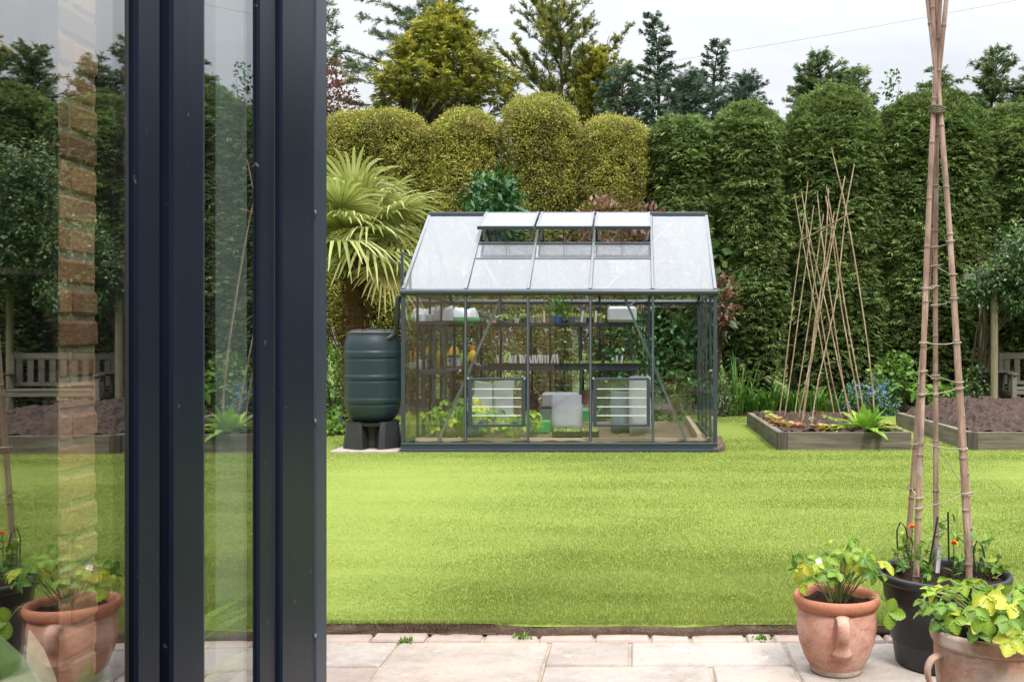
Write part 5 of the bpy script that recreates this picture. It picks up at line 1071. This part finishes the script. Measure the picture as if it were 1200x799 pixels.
# cane wigwam in the black tub
wg = thing('bamboo_wigwam', 'tall wigwam of thick bamboo canes tied with twine in the black tub', 'cane wigwam', (P2[0], P2[1], zt2-.03)); cz = zt2-.06
WC = [((1061, 655, 3.74), (1090, 300, 3.66), (1096, 130, 3.61), (1113, -40, 3.55), .0098), ((1073, 668, 3.52), (1086, 300, 3.56), (1094, 130, 3.59), (1104, -40, 3.62), .0104), ((1097, 655, 3.66), (1096, 300, 3.63), (1098, 130, 3.61), (1091, -40, 3.6), .0095), ((1137, 672, 3.5), (1115, 300, 3.56), (1102, 130, 3.59), (1083, -40, 3.63), .011), ((1140, 650, 3.74), (1117, 330, 3.67), (1101, 130, 3.63), (1096, -40, 3.6), .0098)]
WC = [((b[0], b[1], b[2]-.09), md, t, e, r) for b, md, t, e, r in WC]
for i, (b, md, t, e, r) in enumerate(WC):
    pb = at(*b); pb[2] = cz; pe = at(*e); pe = pe+(pe-at(*t))*.35; m = MB(); cane(m, [pb, at(*md), at(*t), pe], r, .2, 70+i, 10); m.build('cane', [M['bamboo'], M['node']], wg)
m = MB()
for k in range(5):
    th = np.linspace(0, 6.283, 18); c = at(1098, 127+k*1.6, 3.6); m.tube(np.stack([c[0]+.029*np.cos(th+k), c[1]+.033*np.sin(th+k), np.full(18, c[2])+.004*np.sin(th*2+k)], -1), .0032, 5, False)
tw = plain('dark_twine', (.14, .13, .08), .9, .1); m.build('tie', tw, wg)
def oncane(i, py):
    b, md, t, e, r = WC[i]; ys = [b[1], md[1], t[1]]; k = np.interp(py, ys[::-1], [2, 1, 0]); q = [b, md, t]; a = int(min(1, math.floor(k))); f = k-a
    return at(q[a][0]*(1-f)+q[a+1][0]*f, py, q[a][2]*(1-f)+q[a+1][2]*f)
for pa, pb2 in (((1, 595), (3, 578)), ((0, 520), (1, 519)), ((1, 519), (3, 526)), ((0, 572), (1, 583)), ((0, 572), (4, 577)), ((2, 520), (4, 580)), ((1, 462), (3, 455)), ((2, 440), (3, 448)), ((1, 435), (2, 444)), ((1, 402), (3, 402)), ((2, 358), (3, 350)), ((1, 338), (2, 336)), ((2, 312), (3, 322)), ((2, 290), (3, 283))):
    m = MB(); p, q = oncane(*pa), oncane(*pb2); s = np.linspace(-.06, 1.06, 7)[:, None]; P = p+(q-p)*s-np.array([0, .012, .006])*np.sin(np.clip(s, 0, 1)*3.14); m.tube(P, .0018, 5, False)
    for c in (p, q):
        th = np.linspace(0, 9.4, 16); m.tube(np.stack([c[0]+.0165*np.cos(th), c[1]+.0165*np.sin(th), c[2]+np.linspace(-.004, .004, 16)], -1), .0021, 5, False)
    m.build('twine', M['twine'], wg)
o = thing('wire_support', 'small black wire support hoops standing in the tub compost', 'plant support', (tx(1108, 3.6), 3.6, cz)); m = MB()
for x0, y0, x1, y1 in ((1103, 660, 1115, 602), (1130, 655, 1128, 600)):
    pass
a0, a1, b0_, b1_ = at(1088, 666, 3.46), at(1099, 606, 3.46), at(1112, 662, 3.46), at(1111, 600, 3.46)
m.tube([a0, a1], .0035, 6); m.tube([b0_, b1_], .0035, 6)
for f in (.35, .7, .86): m.tube([a0+(a1-a0)*f, b0_+(b1_-b0_)*f], .002, 5)
m.build('hoop', M['black'], o)
for px, py, Y in ((1055, 618, 3.58), (1145, 640, 3.5)):
    m = MB(); m.tube([at(px-3, py+42, Y), at(px-4, py+4, Y), at(px, py-6, Y), at(px+6, py, Y), at(px+9, py+14, Y)], .0028, 6); m.build('hoop', M['black'], o)
# sweet peas and marigolds in the tub
def seedling_plant(label, px, Y, h, seed, n=16):
    r_ = np.random.default_rng(seed); Y -= .1; c = np.array([tx(px, Y), Y, zt2-.03]); o = thing('sweet_pea', label, 'plant', tuple(c), 'young plants round the wigwam'); l = MB(); s_ = MB()
    for k in range(3):
        e = c+[r_.normal(0, .03), r_.normal(0, .03), h*r_.uniform(.6, 1)]; t = np.linspace(0, 1, 6)[:, None]; P = c+(e-c)*t+np.cumsum(r_.normal(0, .006, (6, 3)), 0); s_.tube(P, .0017, 5, False, r_.random())
        for q in range(n//2):
            p = P[r_.integers(1, 6)]; v = unit(r_.normal(0, 1, 3)+[0, 0, .3]); leaflet(l, p, v, unit(r_.normal(0, .5, 3)+[0, 0, 1]), r_.uniform(.022, .042), r_.uniform(.013, .024), .2, 6, r_.random()*.8, 0, .3)
    l.build('leaves', M['straw'] if seed % 2 else M['weed'], o, smooth=True); s_.build('stem', M['stem'], o)
for i, (px, Y, h, lb) in enumerate(((1050, 3.66, .12, 'small bushy seedling at the left rim of the black tub'), (1060, 3.72, .17, 'tall seedling climbing the left rear cane'), (1080, 3.5, .13, 'seedling beside the left front cane'), (1086, 3.7, .16, 'seedling between the front cane and middle cane'), (1122, 3.66, .19, 'tall seedling left of the right front cane'), (1128, 3.72, .2, 'seedling twining behind the right front cane'), (1148, 3.66, .15, 'pale seedling right of the right rear cane'), (1160, 3.6, .1, 'low seedling at the right rim of the black tub'))): seedling_plant(lb, px, Y, h, 200+i)
for px, py, Y, lb in ((1069, 619, 3.56, 'orange marigold flower near the left canes'), (1118, 638, 3.5, 'orange marigold flower right of the wire support')):
    c = at(px, py, Y); o = thing('marigold', lb, 'flower', (c[0], c[1], zt2-.03)); m = MB()
    for k in range(22):
        a = k*2.4; e = .15+.06*k; leaflet(m, c, np.array([math.cos(a)*math.cos(e), math.sin(a)*math.cos(e), math.sin(e)]), np.array([0, 0, 1.0]), .016, .012, .2, 4, .5, 0)
    m.build('petals', M['marigold'], o); m = MB(); m.tube([(c[0], c[1]+.01, zt2-.03), c], .0018, 5, False, .3)
    for k in range(6): leaflet(m, np.array([c[0], c[1]+.005, zt2-.02+k*.012]), unit(np.array([math.cos(k*2.4), math.sin(k*2.4), .5])), np.array([0, 0, 1.0]), .035, .013, .2, 6, .3, .2)
    m.build('stem', M['weed'], o)
m = MB(); m.box(at(1100, 655, 3.5)+np.array([0, 0, -.005]), (.014, .002, .09), ry=.1); tag(m.build('plant_label', M['white']), 'white plastic plant label in the black tub compost', 'plant label')
# ------------------------------------------------------------------ pale strap plant seen through the near door glass
px_, py_ = -.97, 1.68
o = thing('plant_pot', 'dark pot of the strap leaved plant behind the near door glass', 'plant pot', (px_, py_, PZ)); m = MB(); m.lathe([(.001, PZ), (.11, PZ), (.15, PZ+.28), (.16, PZ+.28), (.16, PZ+.31), (.145, PZ+.31), (.14, PZ+.27), (.001, PZ+.27)], (px_, py_, 0), 32); m.build('pot', M['black'], o, smooth=False)
strap_clump('strap_leaf_plant', 'pale strap leaved pot plant behind the near door glass', 'plant', (px_, py_, PZ+.27), 34, .6, .06, 'palegreen', .07, .55, None, 1.5, 41)
# overhead wire
m = MB(); a, b = at(150, 150, 30), at(1500, -60, 24); s = np.linspace(0, 1, 40)[:, None]; P = a+(b-a)*s-np.array([0, 0, .5])*np.sin(s*3.14); m.tube(P, .0032, 6); tag(m.build('overhead_wire', M['black']), 'thin overhead cable crossing the sky above the hedge', 'cable')
for lb, q in (('utility pole carrying the left end of the overhead cable', P[0]), ('utility pole carrying the right end of the overhead cable', P[-1])):
    m = MB(); m.tube([(q[0], q[1]+.12, -.15), (q[0], q[1]+.12, q[2]+.5)], [.14, .1], 10); tag(m.build('utility_pole', M['trunk']), lb, 'pole')

# ================================================================== SKY, SUN, CAMERA
SUN_EL, SUN_AZ = R(52), R(155)          # azimuth from +Y, clockwise: behind the camera, to the right
w = bpy.data.worlds.new('World'); bpy.context.scene.world = w; w.use_nodes = True; nt = w.node_tree; nt.nodes.clear()
N_ = nt.nodes.new; Lk = nt.links.new
sky = N_('ShaderNodeTexSky'); sky.sky_type = 'NISHITA'; sky.sun_disc = False; sky.sun_elevation = SUN_EL; sky.sun_rotation = SUN_AZ
tc = N_('ShaderNodeTexCoord'); sep = N_('ShaderNodeSeparateXYZ'); Lk(tc.outputs['Generated'], sep.inputs[0])
def mth(op, a, b=None, clamp=False):
    n = N_('ShaderNodeMath'); n.operation = op; n.use_clamp = clamp
    for i, v in enumerate((a, b)):
        if v is None: continue
        if hasattr(v, 'is_linked'): Lk(v, n.inputs[i])
        else: n.inputs[i].default_value = v
    return n.outputs[0]
zc = mth('MAXIMUM', sep.outputs[2], .0); den = mth('ADD', zc, .22); cx_ = mth('DIVIDE', sep.outputs[0], den); cy_ = mth('DIVIDE', sep.outputs[1], den)
cmb = N_('ShaderNodeCombineXYZ'); Lk(cx_, cmb.inputs[0]); Lk(cy_, cmb.inputs[1])
no = N_('ShaderNodeTexNoise'); no.inputs['Scale'].default_value = 1.3; no.inputs['Detail'].default_value = 7; no.inputs['Roughness'].default_value = .55; no.inputs['Distortion'].default_value = .4; Lk(cmb.outputs[0], no.inputs['Vector'])
rp_ = N_('ShaderNodeValToRGB'); rp_.color_ramp.elements[0].position = .36; rp_.color_ramp.elements[1].position = .66; rp_.color_ramp.elements[0].color = (.78, .81, .87, 1); rp_.color_ramp.elements[1].color = (1, 1, 1, 1); Lk(no.outputs['Fac'], rp_.inputs['Fac'])
ov = mth('MULTIPLY_ADD', mth('POWER', zc, 2.2), 7.2); ov.node.inputs[2].default_value = 1.0        # overcast: zenith three times the horizon
CLOUD = 5.65
sc_ = mth('MULTIPLY', ov, CLOUD)
vm = N_('ShaderNodeVectorMath'); vm.operation = 'SCALE'; Lk(rp_.outputs['Color'], vm.inputs[0]); Lk(sc_, vm.inputs['Scale'])
mx = N_('ShaderNodeMix'); mx.data_type = 'RGBA'; mx.inputs[0].default_value = .88; Lk(sky.outputs[0], mx.inputs[6]); Lk(vm.outputs[0], mx.inputs[7])
bg = N_('ShaderNodeBackground'); bg.inputs['Strength'].default_value = .1; Lk(mx.outputs[2], bg.inputs['Color']); out = N_('ShaderNodeOutputWorld'); Lk(bg.outputs[0], out.inputs['Surface'])
ld = bpy.data.lights.new('sun', 'SUN'); ld.energy = 2.5; ld.angle = R(12); ld.color = (1, .96, .9); lo = bpy.data.objects.new('sun', ld); C.objects.link(lo)
sd = Vector((math.sin(SUN_AZ)*math.cos(SUN_EL), math.cos(SUN_AZ)*math.cos(SUN_EL), math.sin(SUN_EL))); lo.rotation_euler = sd.to_track_quat('Z', 'Y').to_euler(); lo.location = sd*50
cam = bpy.data.cameras.new('camera'); co = bpy.data.objects.new('camera', cam); C.objects.link(co); co.location = (0, 0, 1.1); co.rotation_euler = (R(90), 0, 0)
cam.sensor_width = 36; cam.lens = F/1200*36; cam.shift_x = -145/1200; cam.clip_start = .02; cam.clip_end = 800
s = bpy.context.scene; s.camera = co; s.render.engine = 'CYCLES'
s.view_settings.view_transform = 'Standard'; s.view_settings.look = 'None'; s.view_settings.exposure = .55; s.view_settings.gamma = 1
cy = s.cycles; cy.max_bounces = 10; cy.diffuse_bounces = 3; cy.glossy_bounces = 5; cy.transmission_bounces = 6; cy.transparent_max_bounces = 40; cy.use_denoising = True; cy.caustics_reflective = False; cy.caustics_refractive = False; cy.sample_clamp_indirect = 8
